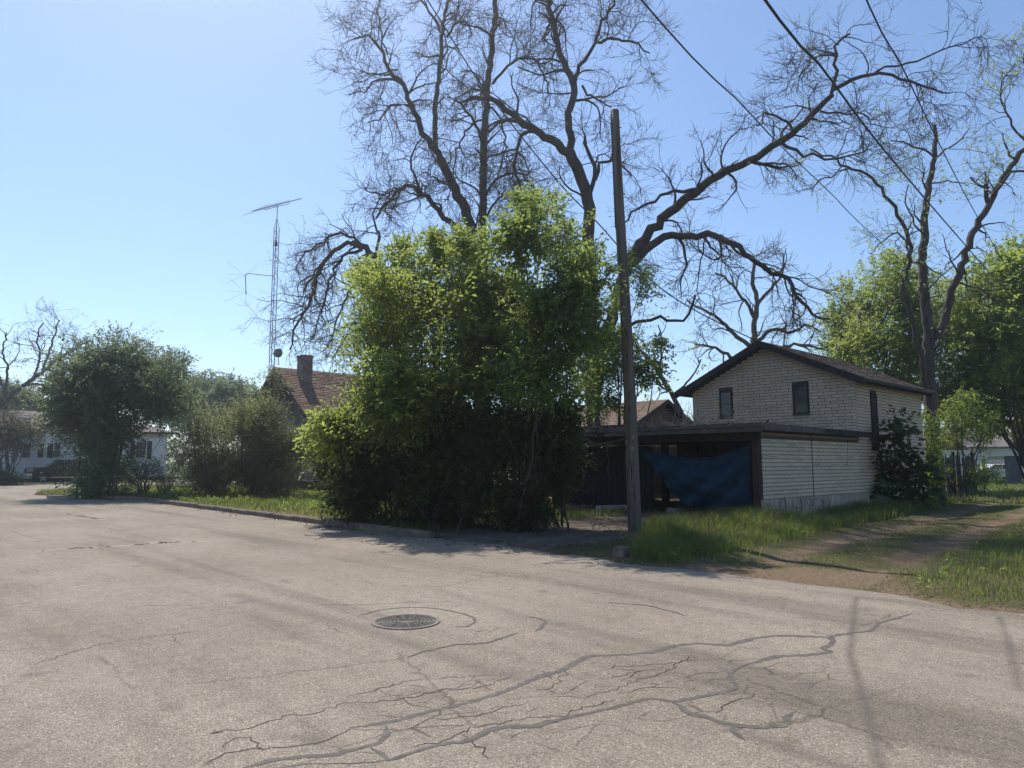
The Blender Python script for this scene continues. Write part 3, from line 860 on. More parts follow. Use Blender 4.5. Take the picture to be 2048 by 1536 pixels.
# ------------------------------------------------------------------ carport in front of it
CS, CT = 9.56, 18.05
CL = 17.3
cw = CL - CS
carport = froot('carport', CL, CT, 0, 'low open-fronted brick-sided carport with flat dark roof in front of the gabled house', 'carport')
ZR = 2.44
cd = HT - CT
b = MB(); b.box(-0.3, cw + 0.28, -0.28, cd - 0.06, ZR, ZR + 0.12); roof = b.build('roof', M['fascia_brown'], carport)
bo = [(2.95, cw + 0.3, -0.312, ZR - 0.0, ZR + 0.11), (2.95, cw + 0.3, -0.345, ZR + 0.112, ZR + 0.235)]
b = MB(); b.box(2.6, cw + 0.30, -0.325, -0.285, ZR - 0.02, ZR + 0.115); b.build('fascia_board', M['grey_wood'], carport)
b = MB(); b.box(2.4, cw + 0.32, -0.36, -0.285, ZR + 0.118, ZR + 0.225); b.build('fascia_board', M['grey_wood'], carport)
b = MB(); b.hexa([(-0.3, -0.32, ZR - 0.10), (2.58, -0.32, ZR - 0.02), (2.58, -0.285, ZR - 0.02), (-0.3, -0.285, ZR - 0.10), (-0.3, -0.32, ZR + 0.10), (2.58, -0.32, ZR + 0.16), (2.58, -0.285, ZR + 0.16), (-0.3, -0.285, ZR + 0.10)]); b.build('fascia_board', M['dark_wood'], carport)
b = MB(); b.box(cw + 0.285, cw + 0.32, -0.284, cd * 0.52, ZR + 0.02, ZR + 0.2); b.build('fascia_board', M['grey_wood'], carport)
b = MB(); b.hexa([(cw + 0.287, cd * .525, ZR + .01), (cw + .325, cd * .525, ZR + .01), (cw + .325, cd + 0.35, ZR - .02), (cw + .287, cd + 0.35, ZR - .02), (cw + 0.287, cd * .525, ZR + .18), (cw + .325, cd * .525, ZR + .18), (cw + .325, cd + 0.35, ZR + .17), (cw + .287, cd + 0.35, ZR + .17)]); b.build('fascia_board', M['dark_wood'], carport)
b = MB(); b.box(-0.2, cw - 0.02, 0.0, 0.09, ZR - 0.24, ZR - 0.003); b.build('beam', M['dark_wood'], carport)
def post(x, y, w, z1, mat, z0=0.0):
    b = MB(); b.box(x - w / 2, x + w / 2, y - w / 2, y + w / 2, z0, z1); return b.build('post', mat, carport, bevel=0.006)
post(cw - 0.10, 0.045, 0.17, ZR - 0.245, M['red_wood'])
post(cw - 3.7, 0.95, 0.18, ZR - 0.005, M['dark_wood']); post(0.1, 0.045, 0.12, ZR - 0.245, M['dark_wood'])
post(cw - 3.6, 3.2, 0.2, ZR - 0.01, M['red_wood']); post(cw - 4.4, 3.9, 0.16, ZR - 0.01, M['red_wood'])
# side wall to the alley
b = MB(); b.box(cw - 0.10, cw, 0.135, cd - 0.002, 0.0, ZR - 0.004); b.build('side_wall', M['joint_pale'], carport)
rows = brick_rows(0.14, cd - 0.005, 0.61, ZR - 0.10, 0.44, 0.110, 0.014, 0.017, rs)
rows = [r for r in rows if not (r[0] < 3.20 < r[1])] + [x for r in rows if r[0] < 3.20 < r[1] for x in ((r[0], 3.18, r[2], r[3]), (3.22, r[1], r[2], r[3])) if x[1] - x[0] > 0.03]
lay_bricks(rows, carport, 'x', cw, 0.014, rs, most=280)
b = MB()
for k in range(62):
    y = 0.15 + k * 0.107
    if y + 0.1 < cd: b.box(cw + 0.0005, cw + 0.013, y, y + 0.1, ZR - 0.095, ZR - 0.02)
tag(b.build('upright_bricks', M['brick_tan'], carport, fix=False), kind='stuff')
b = MB(); b.box(cw + 0.0005, cw + 0.022, 3.185, 3.215, 0.61, ZR - 0.01); b.build('seam_strip', M['joint'], carport)
b = MB(); b.box(cw + 0.0005, cw + 0.016, 0.0, cd, 0.0, 0.595); b.build('plinth', M['plinth'], carport)
# dead vine scrawl clinging to the plinth and a dangling wire
acc = Acc()
for k in range(42):
    y0 = rs.uniform(0.1, 4.2); n = 9
    P = np.zeros((1, n, 3)); ang = rs.uniform(1.1, 2.0); p = np.array([y0, rs.uniform(0.05, 0.3)])
    for i in range(n):
        P[0, i] = (cw + 0.021, p[0], p[1]); p = p + 0.055 * np.array([math.cos(ang), math.sin(ang)]); ang += rs.uniform(-0.65, 0.8)
    V, q = tubes(P, np.full((1, n), 0.0045), 3); acc.put(V, q)
link('dead_vine', np_mesh('dead_vine', np.concatenate(acc.V), [np.concatenate(acc.Fq)]), M['twig'], carport)
P = np.array([[(cw + 0.03, 5.75 + 0.06 * math.sin(i * 0.7), ZR - 0.02 - i * 0.115) for i in range(9)]])
V, q = tubes(P, np.full((1, 9), 0.005), 4); link('loose_wire', np_mesh('loose_wire', V, [q]), M['cable'], carport)
# corrugated sheet closing the left bay, sun-bleached top edge; rear cross boards
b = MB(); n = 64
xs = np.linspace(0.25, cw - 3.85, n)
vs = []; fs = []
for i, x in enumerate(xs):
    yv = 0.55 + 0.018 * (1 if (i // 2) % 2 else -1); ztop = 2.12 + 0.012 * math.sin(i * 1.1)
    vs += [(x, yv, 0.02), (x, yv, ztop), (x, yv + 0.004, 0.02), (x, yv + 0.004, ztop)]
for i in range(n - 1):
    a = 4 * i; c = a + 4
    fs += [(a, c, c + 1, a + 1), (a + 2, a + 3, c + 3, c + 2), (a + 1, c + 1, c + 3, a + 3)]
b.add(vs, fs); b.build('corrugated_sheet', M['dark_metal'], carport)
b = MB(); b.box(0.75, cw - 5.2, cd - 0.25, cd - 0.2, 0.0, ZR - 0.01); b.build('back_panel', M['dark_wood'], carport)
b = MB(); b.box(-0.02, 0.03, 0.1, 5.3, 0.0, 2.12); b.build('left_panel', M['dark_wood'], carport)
for y in (1.6, 3.3, 5.0):
    b = MB(); b.box(0.04, cw - 0.11, y, y + 0.06, ZR - 0.16, ZR - 0.002); b.build('joist', M['dark_wood'], carport)
b = MB(); b.bar((1.0, -0.15, 2.0), (cw - 3.5, -0.1, 2.48), 0.09, 0.04); b.build('loose_board', M['grey_wood'], carport)

# blue tarpaulin slung across the right bay
def tarp():
    nx, nz = 34, 20
    top = smooth_line([on_front(*p, CT + 0.35) for p in ((1275, 893), (1310, 905), (1360, 913), (1410, 915), (1455, 906), (1490, 890), (1506, 880))], nx)
    bot = smooth_line([on_front(*p, CT + 0.35) for p in ((1278, 897), (1312, 945), (1345, 985), (1368, 1006), (1395, 1017), (1450, 1026), (1508, 1034))], nx)
    V = np.zeros((nx, nz, 3))
    for i in range(nx):
        for j in range(nz):
            q = j / (nz - 1)
            x = top[i, 0] * (1 - q) + bot[i, 0] * q; z = top[i, 1] * (1 - q) + bot[i, 1] * q
            y = 0.35 + 0.05 * math.sin(x * 2.6 + z * 5.5) * q + 0.035 * math.sin(x * 5.1 - z * 8.0) - 0.22 * math.sin(q * math.pi) * math.sin(min(1, i / (nx - 1) * 1.3) * math.pi * .8) + 0.03 * math.sin(i * 0.9 + j * 0.7) + 0.022 * math.sin(i * 0.35 - j * 1.3) + 0.015 * math.sin(i * 1.7 + j * .2)
            V[i, j] = (x, y, z)
    q = np.array([(i * nz + j, (i + 1) * nz + j, (i + 1) * nz + j + 1, i * nz + j + 1) for i in range(nx - 1) for j in range(nz - 1)])
    o = link('tarp', np_mesh('tarp', V.reshape(-1, 3), [q], True), M['tarp'])
    o.location = tuple(W(HS, CT, 0)); o.rotation_euler = (0, 0, FR)
    m = o.modifiers.new('solid', 'SOLIDIFY'); m.thickness = 0.004
    return tag(o, 'blue tarpaulin slung across the open front of the carport', 'tarp')
tarp()
# bucket under the tarp
p = G(1487, 1028, 0.06)
bk = empty('bucket', (p[0], p[1] , 0.055), 0, 'dull grey bucket on the carport floor beside the corner post', 'bucket')
b = MB(); b.cyl((0, 0, 0), (0, 0, 0.36), 0.13, 0.155, 16, False); b.cyl((0, 0, 0.0), (0, 0, 0.012), 0.13, 0.13, 16); b.build('body', M['grey_post'], bk)
b = MB(); ring(b, 0.15, 0.168, 0.345, 0.37, 16); b.build('rim', M['grey_post'], bk)
# odds and ends seen through the gap: blocks and split firewood on the sunlit yard behind
def chunk(name, P, size, label, cat, mat, seed, group=None):
    r = np.random.RandomState(seed)
    b = MB(); sx, sy, sz = size
    p = [(-sx, -sy, 0), (sx, -sy, 0), (sx, sy, 0), (-sx, sy, 0), (-sx * .9, -sy * .85, sz), (sx * .85, -sy * .9, sz * .9), (sx * .9, sy * .85, sz * .95), (-sx * .85, sy, sz * 1.05)]
    b.hexa([tuple(c + r.uniform(-0.1, 0.1) * min(size) for c in q_) for q_ in p])
    o = b.build(name, mat, None, bevel=min(size) * 0.15)
    o.location = tuple(P); o.rotation_euler = (0, 0, r.uniform(0, 6))
    return tag(o, label, cat, group)
chunk('concrete_block', W(14.6, 18.0, 0.04), (0.55, 0.22, 0.2), 'long low concrete block on the drive before the dark corrugated sheet', 'block', M['concrete'], 3)
chunk('concrete_block', W(12.9, 19.0, 0.04), (0.3, 0.2, 0.16), 'grey rubble block on the floor at the lower left of the tarp', 'block', M['concrete'], 5)
chunk('concrete_block', G(1243, 1114, 0.03), (0.11, 0.13, 0.17), 'dark weathered kerb block at the drive edge in the grass by the pole', 'block', M['kerb'], 9)

# dead twigs heaped on the carport roof
def roof_twigs():
    acc = Acc(); r = np.random.RandomState(12)
    for (x, y, n_, spread, up) in ((cw - 2.2, 0.3, 70, 0.9, 0.9), (cw - 3.3, 1.2, 30, 1.2, 0.6), (cw - 0.8, 1.5, 24, 0.9, 0.35), (cw - 5.2, 0.4, 26, 1.0, 0.35), (cw + 0.1, 3.0, 12, 1.2, 0.2), (cw - 1.0, -0.1, 18, .7, .35)):
        S0 = np.stack([x + r.randn(n_) * spread * 0.6, y + r.randn(n_) * 0.35, np.full(n_, ZR + 0.20)], -1)
        ln = r.uniform(0.35, 1.3, n_) * (0.55 + up * .6)
        d = np.stack([r.randn(n_), r.randn(n_) * 0.5, 0.12 + np.abs(r.randn(n_)) * up], -1); d /= np.linalg.norm(d, axis=1, keepdims=True)
        n = 7; P = np.zeros((n_, n, 3)); p = S0
        for i in range(n):
            P[:, i] = p; p = p + d * (ln / n)[:, None]; d = d + r.randn(n_, 3) * 0.28; d[:, 2] -= 0.04; d /= np.linalg.norm(d, axis=1, keepdims=True)
            p[:, 2] = np.maximum(p[:, 2], ZR + 0.13)
        Rr = np.linspace(1, 0.3, n)[None, :] * r.uniform(0.007, 0.016, n_)[:, None]
        V, q = tubes(P, Rr, 4); acc.put(V, q)
    o = link('fallen_twigs', np_mesh('fallen_twigs', np.concatenate(acc.V), [np.concatenate(acc.Fq)]), M['dead_twig'])
    o.location = carport.location; o.rotation_euler = (0, 0, FR)
    tag(o, kind='stuff')
    # litter of leaves on the roof edge
    n_ = 500
    c = np.stack([r.uniform(-0.2, cw + .25, n_), r.uniform(-0.2, 2.5, n_), np.full(n_, ZR + 0.128) + r.rand(n_) * 0.06 + 0.1 * (r.rand(n_) < .1)], -1)
    e1 = r.randn(n_, 3) * 0.035; e2 = r.randn(n_, 3) * 0.025
    V = np.stack([c - e1, c + e2, c + e1, c - e2], 1).reshape(-1, 3)
    q = np.arange(4 * n_).reshape(-1, 4)
    o = link('roof_leaf_litter', np_mesh('roof_leaf_litter', V, [q], False, {'vary': np.repeat(r.rand(n_), 4)}), M['litter'])
    o.location = carport.location; o.rotation_euler = (0, 0, FR); tag(o, kind='stuff')
roof_twigs()

# ------------------------------------------------------------------ garage with a tan brick gable, behind the carport
GS0, GT0, GT1, GS1 = 19.0, 24.9, 29.1, 26.0
gar = froot('garage', GS1, GT0, 0, 'small tan brick-gabled garage showing between the pole and the pale house', 'garage')
gl_, gd = GS1 - GS0, GT1 - GT0
gm = gd / 2; GE, GA = 3.35, 4.35
b = MB(); b.prism([(0, 0), (gd, 0), (gd, GE), (gm, GA), (0, GE)], 0, gl_, 'x'); b.build('wall', M['joint_pale'], gar)
def g_lim(z):
    if z < GE: return 0, gd
    q = (z - GE + 0.04) / (GA - GE) * gm
    return q, gd - q
rows = brick_rows(0, gd, 2.3, GA - 0.1, 0.42, 0.110, 0.026, 0.018, rs, g_lim)
lay_bricks(rows, gar, 'x', gl_, 0.012, rs, mesh=UNIT_TAN, most=200, mat=M['brick_tan'])
gsl = (GA - GE) / gm; oe = 0.45; ze = GE - gsl * oe
for y_out, seed in ((-oe, 5), (gd + oe, 6)):
    b = MB(); b.hexa([(-0.3, gm, GA), (gl_ + 0.4, gm, GA), (gl_ + 0.4, y_out, ze), (-0.3, y_out, ze), (-0.3, gm, GA + 0.09), (gl_ + 0.4, gm, GA + 0.09), (gl_ + 0.4, y_out, ze + 0.09), (-0.3, y_out, ze + 0.09)])
    ro = b.build('roof', M['fascia_brown'], gar)
    e = Acc(); sh = MB(); k = int(math.hypot(gm + oe, GA - ze) / 0.14); r = np.random.RandomState(seed)
    for i in range(k):
        q0, q1 = i / k, (i + 1) / k + 0.008
        ya, yb = gm + (y_out - gm) * q0, gm + (y_out - gm) * q1; za, zb = GA + (ze - GA) * q0 + 0.091, GA + (ze - GA) * q1 + 0.095
        x = -0.32 - (i % 2) * 0.15
        while x < gl_ + 0.42:
            xa, xb = max(x + 0.004, -0.32), min(x + 0.296, gl_ + 0.42)
            l = 0.014 * (0.6 + r.rand())
            if xb - xa > 0.03: sh.add([(xa, ya, za), (xb, ya, za), (xb, yb, zb), (xa, yb, zb), (xa, ya, za + 0.003), (xb, ya, za + 0.003), (xb, yb, zb + l), (xa, yb, zb + l)], [(4, 5, 6, 7), (2, 3, 7, 6), (0, 4, 7, 3), (1, 2, 6, 5)])
            x += 0.3
    tag(sh.build('shingles', M['shingle_tan'], ro), kind='stuff')
    b = MB(); b.hexa([(gl_ + 0.402, gm, GA - 0.1), (gl_ + 0.43, gm, GA - 0.1), (gl_ + 0.43, y_out, ze - 0.1), (gl_ + 0.402, y_out, ze - 0.1), (gl_ + 0.402, gm, GA + 0.08), (gl_ + 0.43, gm, GA + 0.08), (gl_ + 0.43, y_out, ze + 0.08), (gl_ + 0.402, y_out, ze + 0.08)]); b.build('rake_board', M['grey_wood'], gar)

# ------------------------------------------------------------------ main cottage to the left, gable to the street
MS, MT, MHW, MD = 41.0, 19.0, 4.9, 12.5
ME, MA = 3.75, 7.25
cot = froot('cottage', MS, MT, 0, 'old grey clapboard cottage with red-brown shingle roof behind the shrubs', 'house')
b = MB(); b.prism([(-MHW, 0), (MHW, 0), (MHW, ME), (0, MA), (-MHW, ME)], 0, MD, 'y'); b.build('wall', M['siding_grey'], cot)
b = MB(); z = 0.3
while z < MA - 0.2:
    w = MHW if z < ME else MHW * (MA - z - 0.12) / (MA - ME)
    if w > 0.15: b.hexa([(-w, -0.022, z), (w, -0.022, z), (w, -0.001, z), (-w, -0.001, z), (-w, -0.006, z + 0.125), (w, -0.006, z + 0.125), (w, -0.001, z + 0.125), (-w, -0.001, z + 0.125)])
    z += 0.128
tag(b.build('clapboards', M['siding_grey'], cot), kind='stuff')
b = MB(); z = 0.3
while z < ME - 0.1:
    b.hexa([(MHW + 0.001, 0, z), (MHW + 0.022, 0, z), (MHW + 0.022, MD, z), (MHW + .001, MD, z), (MHW + .001, 0, z + .125), (MHW + .006, 0, z + .125), (MHW + .006, MD, z + .125), (MHW + .001, MD, z + .125)]); z += .128
tag(b.build('clapboards', M['siding_grey'], cot), kind='stuff')
msl = (MA - ME) / MHW; oe = 0.55; ze = ME - msl * oe
for sg in (-1, 1):
    xo = sg * (MHW + oe)
    ro = roof_slab(cot, 0, MA, xo, ze, -0.5, MD + 0.3, 0.1, M['grey_wood'])
    shingle_rows(ro, (0, MA), (xo, ze), -0.52, MD + 0.32, 0.07, M['shingle_red'], row=0.2, w=0.34, seed=20 + sg, lift=0.03)
    b = MB(); b.hexa([(0, -0.54, MA - 0.16), (xo, -0.54, ze - 0.16), (xo, -0.503, ze - 0.16), (0, -0.503, MA - 0.16), (0, -0.54, MA + 0.05), (xo, -0.54, ze + 0.05), (xo, -0.503, ze + 0.05), (0, -0.503, MA + 0.05)]); b.build('rake_board', M['grey_wood'], cot)
# lower porch roof carried off the alley-side eave
b = MB(); b.hexa([(MHW + 0.03, -0.3, 3.3), (MHW + 2.4, -0.3, 2.75), (MHW + 2.4, MD, 2.75), (MHW + 0.03, MD, 3.3), (MHW + 0.03, -0.3, 3.4), (MHW + 2.4, -0.3, 2.85), (MHW + 2.4, MD, 2.85), (MHW + .03, MD, 3.4)]); pr = b.build('porch_roof', M['grey_wood'], cot)
shingle_rows(pr, (MHW + 0.05, 3.31), (MHW + 2.4, 2.76), -0.32, MD, 0.09, M['shingle_red'], row=0.2, w=0.34, seed=31, lift=0.02)
for y in (0.0, 3.0, 6.0):
    b = MB(); b.box(MHW + 2.15, MHW + 2.28, y, y + .13, 0, 2.78); b.build('porch_post', M['siding_grey'], cot)
b = MB(); b.box(MHW - 2.4, MHW + 2.5, -1.5, -0.1, 0.55, 0.68); b.build('porch_floor', M['dark_wood'], cot)
chx = MS - 40.05
ch = MB(); ch.box(chx - 0.42, chx + 0.42, 0.75, 1.35, 4.6, 7.95); cho = ch.build('chimney', M['chimney'], cot)
ch = MB(); ch.box(chx - 0.46, chx + 0.46, 0.71, 1.39, 7.952, 8.08); ch.build('chimney_cap', M['chimney'], cho)
for x in (-2.6, 1.2):
    window(cot, x, x + 0.95, 1.3, 2.9, -0.02)

# dish on the ridge
p = A(556, 706, float(W(40.85, 18.9)[1]))
dish = empty('satellite_dish', p, 0, 'round grey satellite dish at the cottage roof peak beside the tower', 'satellite dish')
b = MB(); k = 18
vs = [(0, -0.06, 0)]; fs = []
for rr_, yy_ in ((0.14, -0.035), (0.28, 0.02)):
    vs += [(rr_ * math.cos(2 * math.pi * i / k), yy_, rr_ * math.sin(2 * math.pi * i / k)) for i in range(k)]
for i in range(k):
    j = (i + 1) % k
    fs += [(0, 1 + i, 1 + j), (1 + i, 1 + k + i, 1 + k + j, 1 + j)]
b.add(vs, fs); o = b.build('reflector', M['metal'], dish); o.modifiers.new('s', 'SOLIDIFY').thickness = 0.012
b = MB(); b.cyl((0, 0.03, -0.12), (0.05, 0.1, -0.75), 0.025, k=8); b.cyl((0, -0.02, -0.25), (0, -0.4, -0.05), 0.012, k=6); b.build('mount', M['metal'], dish)

# ------------------------------------------------------------------ lattice aerial tower
TB = W(40.75, 18.25, 0)
tw = empty('antenna_tower', TB, 0.25, 'tall thin three-legged lattice mast with television aerials beside the cottage gable', 'antenna tower')
TT = float(A(553, 455, TB[1])[2]); TOPZ = float(A(555, 411, TB[1])[2])
corners = [(0.17 * math.cos(a), 0.17 * math.sin(a)) for a in (0.5, 0.5 + 2.094, 0.5 + 4.189)]
for (x, y) in corners:
    b = MB(); b.cyl((x, y, 0), (x, y, TT), 0.025, k=6); b.cyl((x, y, TT), (x * 0.1, y * 0.1, TT + 0.55), 0.017, 0.014, k=6); b.build('leg', M['metal'], tw)
b = MB(); z = 0.3; k = 0
while z < TT - 0.2:
    for i in range(3):
        a_, c_ = corners[i], corners[(i + 1) % 3]
        if k % 2: a_, c_ = c_, a_
        b.cyl((a_[0], a_[1], z), (c_[0], c_[1], z + 0.36), 0.010, k=4, caps=False)
    z += 0.36; k += 1
tag(b.build('bracing', M['metal'], tw), kind='stuff')
b = MB(); b.cyl((0, 0, TT - 1.6), (0, 0, TOPZ + 0.05), 0.024, k=8); mast = b.build('mast', M['metal'], tw)
b = MB(); b.cyl((0, 0, TT - 1.15), (0, 0, TT - 0.8), 0.11, 0.05, 8); b.build('rotator', M['dark_metal'], mast)
boom = empty('top_aerial', (0, 0, 0)); boom.parent = tw
inv = lambda P: np.array([math.cos(-.25) * (P[0] - TB[0]) - math.sin(-.25) * (P[1] - TB[1]), math.sin(-.25) * (P[0] - TB[0]) + math.cos(-.25) * (P[1] - TB[1]), P[2]])
Yt = TB[1]
p0 = inv(A(505, 422, Yt - 1.2)); p1 = inv(A(603, 397, Yt + 1.2))
b = MB(); b.cyl(p0, p1, 0.028, k=6); b.cyl(p0 * 0.76 + p1 * 0.24 - np.array([0, 0, 0.13]), p0 * 0.26 + p1 * 0.74 - np.array([0, 0, 0.13]), 0.018, k=6)
for q_ in (0.24, 0.45, 0.74): 
    c_ = p0 * (1 - q_) + p1 * q_; b.cyl(c_, c_ - np.array([0, 0, 0.13]), 0.014, k=6)
b.build('boom', M['metal'], boom)
dv = (p1 - p0) / np.linalg.norm(p1 - p0); perp = np.cross(dv, (0, 0, 1.0)); perp /= np.linalg.norm(perp)
for i, q_ in enumerate(np.linspace(0.02, 0.62, 9)):
    c_ = p0 * (1 - q_) + p1 * q_; l = 1.5 - 0.09 * i
    b = MB(); b.cyl(c_ - perp * l, c_ + perp * l, 0.008, k=5); b.build('element', M['metal'], boom)
arm = empty('side_aerial', (0, 0, 0)); arm.parent = tw
pa = inv(A(549, 552, Yt)); pb = inv(A(497, 547, Yt)); pc = inv(A(491, 551, Yt)); pd = inv(A(492, 590, Yt))
V, q = tubes(np.array([smooth_line([pa, pa * .5 + pb * .5, pb, pc, pc * .7 + pd * .3, pd], 24)]), np.full((1, 24), 0.028), 6); link('arm', np_mesh('arm', V, [q], True), M['metal'], arm)
c0 = np.array(pc); c1 = pc * 0.15 + pd * 0.85
for c_, ends in ((c0, ((455, 524), (455, 548), (520, 525), (450, 566))), (c1, ((458, 557), (455, 582), (448, 603), (520, 600)))):
    for e in ends:
        b = MB(); b.cyl(c_, inv(A(*e, Yt + (0.5 if e[0] > 490 else -0.5))), 0.006, k=4); b.build('element', M['metal'], arm)
# ------------------------------------------------------------------ white house across the side street
WS, WT0, WT1 = 70.0, 2.0, 21.6
wh = froot('white_house', WS, WT0, 0, 'white clapboard house with grey hip roof across the side street', 'house')
# local: x = WS - s grows towards the viewer; facade at x = 0 looks to +x; y runs along the facade
wl_, wd_ = WT1 - WT0, 9.0
FZ = 0.7; WZ = 4.35
b = MB(); b.box(-wd_, 0, 0, wl_, 0.3, WZ); b.build('wall', M['siding_white'], wh)
b = MB(); b.box(-wd_ + .05, -0.05, 0.05, wl_ - .05, 0, 0.298); b.build('skirting', M['dark_wood'], wh)
def on_face(px, py, s=WS):
    r = ray(px, py); k = s / (-st_ * r[0] + ct * r[1]); P = np.array([0, 0, EYE]) + r * k
    return ST(P)[1] - WT0, P[2]
b = MB(); z = 0.32
while z < WZ - 0.12:
    b.hexa([(0.001, 0, z), (0.028, 0, z), (0.028, wl_, z), (0.001, wl_, z), (0.001, 0, z + .14), (0.008, 0, z + .14), (0.008, wl_, z + .14), (0.001, wl_, z + .14)]); z += 0.145
tag(b.build('clapboards', M['siding_white'], wh), kind='stuff')
b = MB(); b.box(0.001, 0.04, 0, wl_, WZ - 0.5, WZ - 0.02); b.build('frieze_board', plain('frieze_cream', (0.5, 0.46, 0.38), (0.42, 0.38, 0.31), 2, 0.7), wh)
b = MB(); b.box(-0.02, 0.045, wl_ - 0.14, wl_ + 0.012, 0.3, WZ - .52); b.build('corner_board', M['trim_white'], wh)
# hip roof
ov = 0.5
b = MB(); zr = 6.1
x0, x1, y0, y1 = -wd_ - ov, ov, -ov, wl_ + ov
mx = (x0 + x1) / 2; h2 = (x1 - x0) / 2
b.add([(x0, y0, WZ), (x1, y0, WZ), (x1, y1, WZ), (x0, y1, WZ), (mx, y0 + h2, zr), (mx, y1 - h2, zr), (x0, y0, WZ - .14), (x1, y0, WZ - .14), (x1, y1, WZ - .14), (x0, y1, WZ - .14)],
      [(0, 1, 4), (1, 2, 5, 4), (2, 3, 5), (3, 0, 4, 5), (6, 9, 8, 7), (0, 6, 7, 1), (1, 7, 8, 2), (2, 8, 9, 3), (3, 9, 6, 0)])
wroof = b.build('roof', M['shingle_grey'], wh)
b = MB(); b.box(x1 + .002, x1 + 0.06, y0, y1, WZ - 0.15, WZ + 0.0); b.build('gutter', M['dark_metal'], wroof)
# projecting gabled bay at the left
yb0, yb1 = on_face(92, 880, WS - 1.6)[0], on_face(150, 880, WS - 1.6)[0]
b = MB(); b.box(0.03, 1.6, yb0, yb1 + 2.5, 0.3, 4.15); bay = b.build('bay', M['siding_white'], wh)
b = MB(); z = 0.32
while z < 4.0:
    b.hexa([(1.601, yb0, z), (1.628, yb0, z), (1.628, yb1 + 2.5, z), (1.601, yb1 + 2.5, z), (1.601, yb0, z + .14), (1.608, yb0, z + .14), (1.608, yb1 + 2.5, z + .14), (1.601, yb1 + 2.5, z + .14)]); z += 0.145
tag(b.build('clapboards', M['siding_white'], bay), kind='stuff')
b = MB(); ym = (yb0 + yb1 + 2.5) / 2; hb = (yb1 + 2.5 - yb0) / 2 + .45
b.add([(2.05, ym - hb, 4.12), (2.05, ym + hb, 4.12), (-4.0, ym + hb, 4.12), (-4.0, ym - hb, 4.12), (0.4, ym, 5.75), (-4.0, ym, 5.75)], [(0, 1, 4), (1, 2, 5, 4), (0, 4, 5, 3), (3, 2, 1, 0), (3, 5, 2)])
b.build('bay_roof', M['shingle_grey'], wh)
def wwin(pa, pb, s, shutters=False, parent=wh, xoff=0.0, door=False):
    a = on_face(*pa, s); c = on_face(*pb, s); x = WS - s + 0.03
    y0, y1, z0, z1 = a[0], c[0], c[1], a[1]
    f = MB(); w = 0.07
    f.box(x, x + .05, y0, y0 + w, z0, z1); f.box(x, x + .05, y1 - w, y1, z0, z1); f.box(x, x + .05, y0 + w, y1 - w, z1 - w, z1); f.box(x, x + .05, y0 + w, y1 - w, z0, z0 + w)
    m = (z0 + z1) / 2; f.box(x, x + .045, y0 + w, y1 - w, m - .03, m + .03)
    o = f.build('window', M['trim_white'], parent)
    for q0, q1 in ((z0 + w, m - .03), (m + .03, z1 - w)):
        p = MB(); p.box(x + 0.005, x + 0.02, y0 + w, y1 - w, q0, q1); p.build('pane', M['glass'], o)
    if shutters:
        for ya, yb in ((y0 - 0.42, y0 - 0.03), (y1 + 0.03, y1 + 0.42)):
            p = MB(); p.box(x, x + .04, ya, yb, z0 - .05, z1 + .05); p.build('shutter', M['dark_wood'], parent)
    return o
wwin((43, 887), (61, 917), WS)
wwin((89, 888), (92.5, 914), WS - 1.62, True)
wwin((107, 884), (121, 915), WS - 1.62)
wwin((271, 883), (292, 917), WS, True)
b = MB(); yy = on_face(292, 895)[0]
yq, zq = on_face(326, 870); yw, zw = on_face(300, 905)
b.cyl((0.12, yq, zq), (0.5, yw, zw), 0.02, k=5); b.build('service_wire', M['cable'], wh)
b = MB(); ya, za = on_face(103, 912, WS - 1.62); b.box(1.66, 2.0, ya, ya + 0.55, za, za + 0.4); b.build('window_unit', M['grey_post'], wh)

# ------------------------------------------------------------------ pickup truck parked across the side street
tp = G(50, 966)
ts, tt = ST(tp)
truck = froot('pickup_truck', ts, tt, 0.0, 'black pickup truck with chrome front bumper parked in front of the white house', 'pickup truck')
# local y: rear towards +y, the front end at y = 0 looks to -y; x: near side towards the viewer
pts = [(0.12, 0.55), (0.0, 0.75), (0.02, 1.05), (0.12, 1.18), (1.35, 1.30), (2.15, 1.84), (3.7, 1.88), (4.25, 1.36), (5.75, 1.34), (5.8, 0.6), (5.75, 0.5)]
def arch(y, r, n=9): return [(y + r * math.cos(a), 0.42 + r * math.sin(a)) for a in np.linspace(0.05, math.pi - 0.05, n)]
outline = pts + arch(4.75, 0.46) + arch(1.0, 0.46)
b = MB(); W2 = 0.95
n = len(outline); mid_ = [(y, z) for y, z in outline]
vs = [(-W2 + (0.14 if z > 1.45 else 0.0), y, z) for y, z in mid_] + [(W2 - (0.14 if z > 1.45 else 0.0), y, z) for y, z in mid_]
b.add(vs, [tuple(range(n)), tuple(range(2 * n - 1, n - 1, -1))] + [(i, n + i, n + (i + 1) % n, (i + 1) % n) for i in range(n)])
b.build('body', M['truck_paint'], truck, bevel=0.04)
def panel(name, pts3, mat, parent=truck, th=0.02):
    b = MB(); n = len(pts3); a = Vector(pts3[1]) - Vector(pts3[0]); c = Vector(pts3[2]) - Vector(pts3[0]); nn = a.cross(c).normalized() * th
    b.add([tuple(Vector(p) + nn) for p in pts3] + [tuple(Vector(p) - nn) for p in pts3], [tuple(range(n)), tuple(range(2 * n - 1, n - 1, -1))] + [(i, n + i, n + (i + 1) % n, (i + 1) % n) for i in range(n)])
    return b.build(name, mat, parent)
panel('windscreen', [(-0.78, 1.42, 1.36), (0.78, 1.42, 1.36), (0.72, 2.08, 1.80), (-0.72, 2.08, 1.80)], M['glass'])
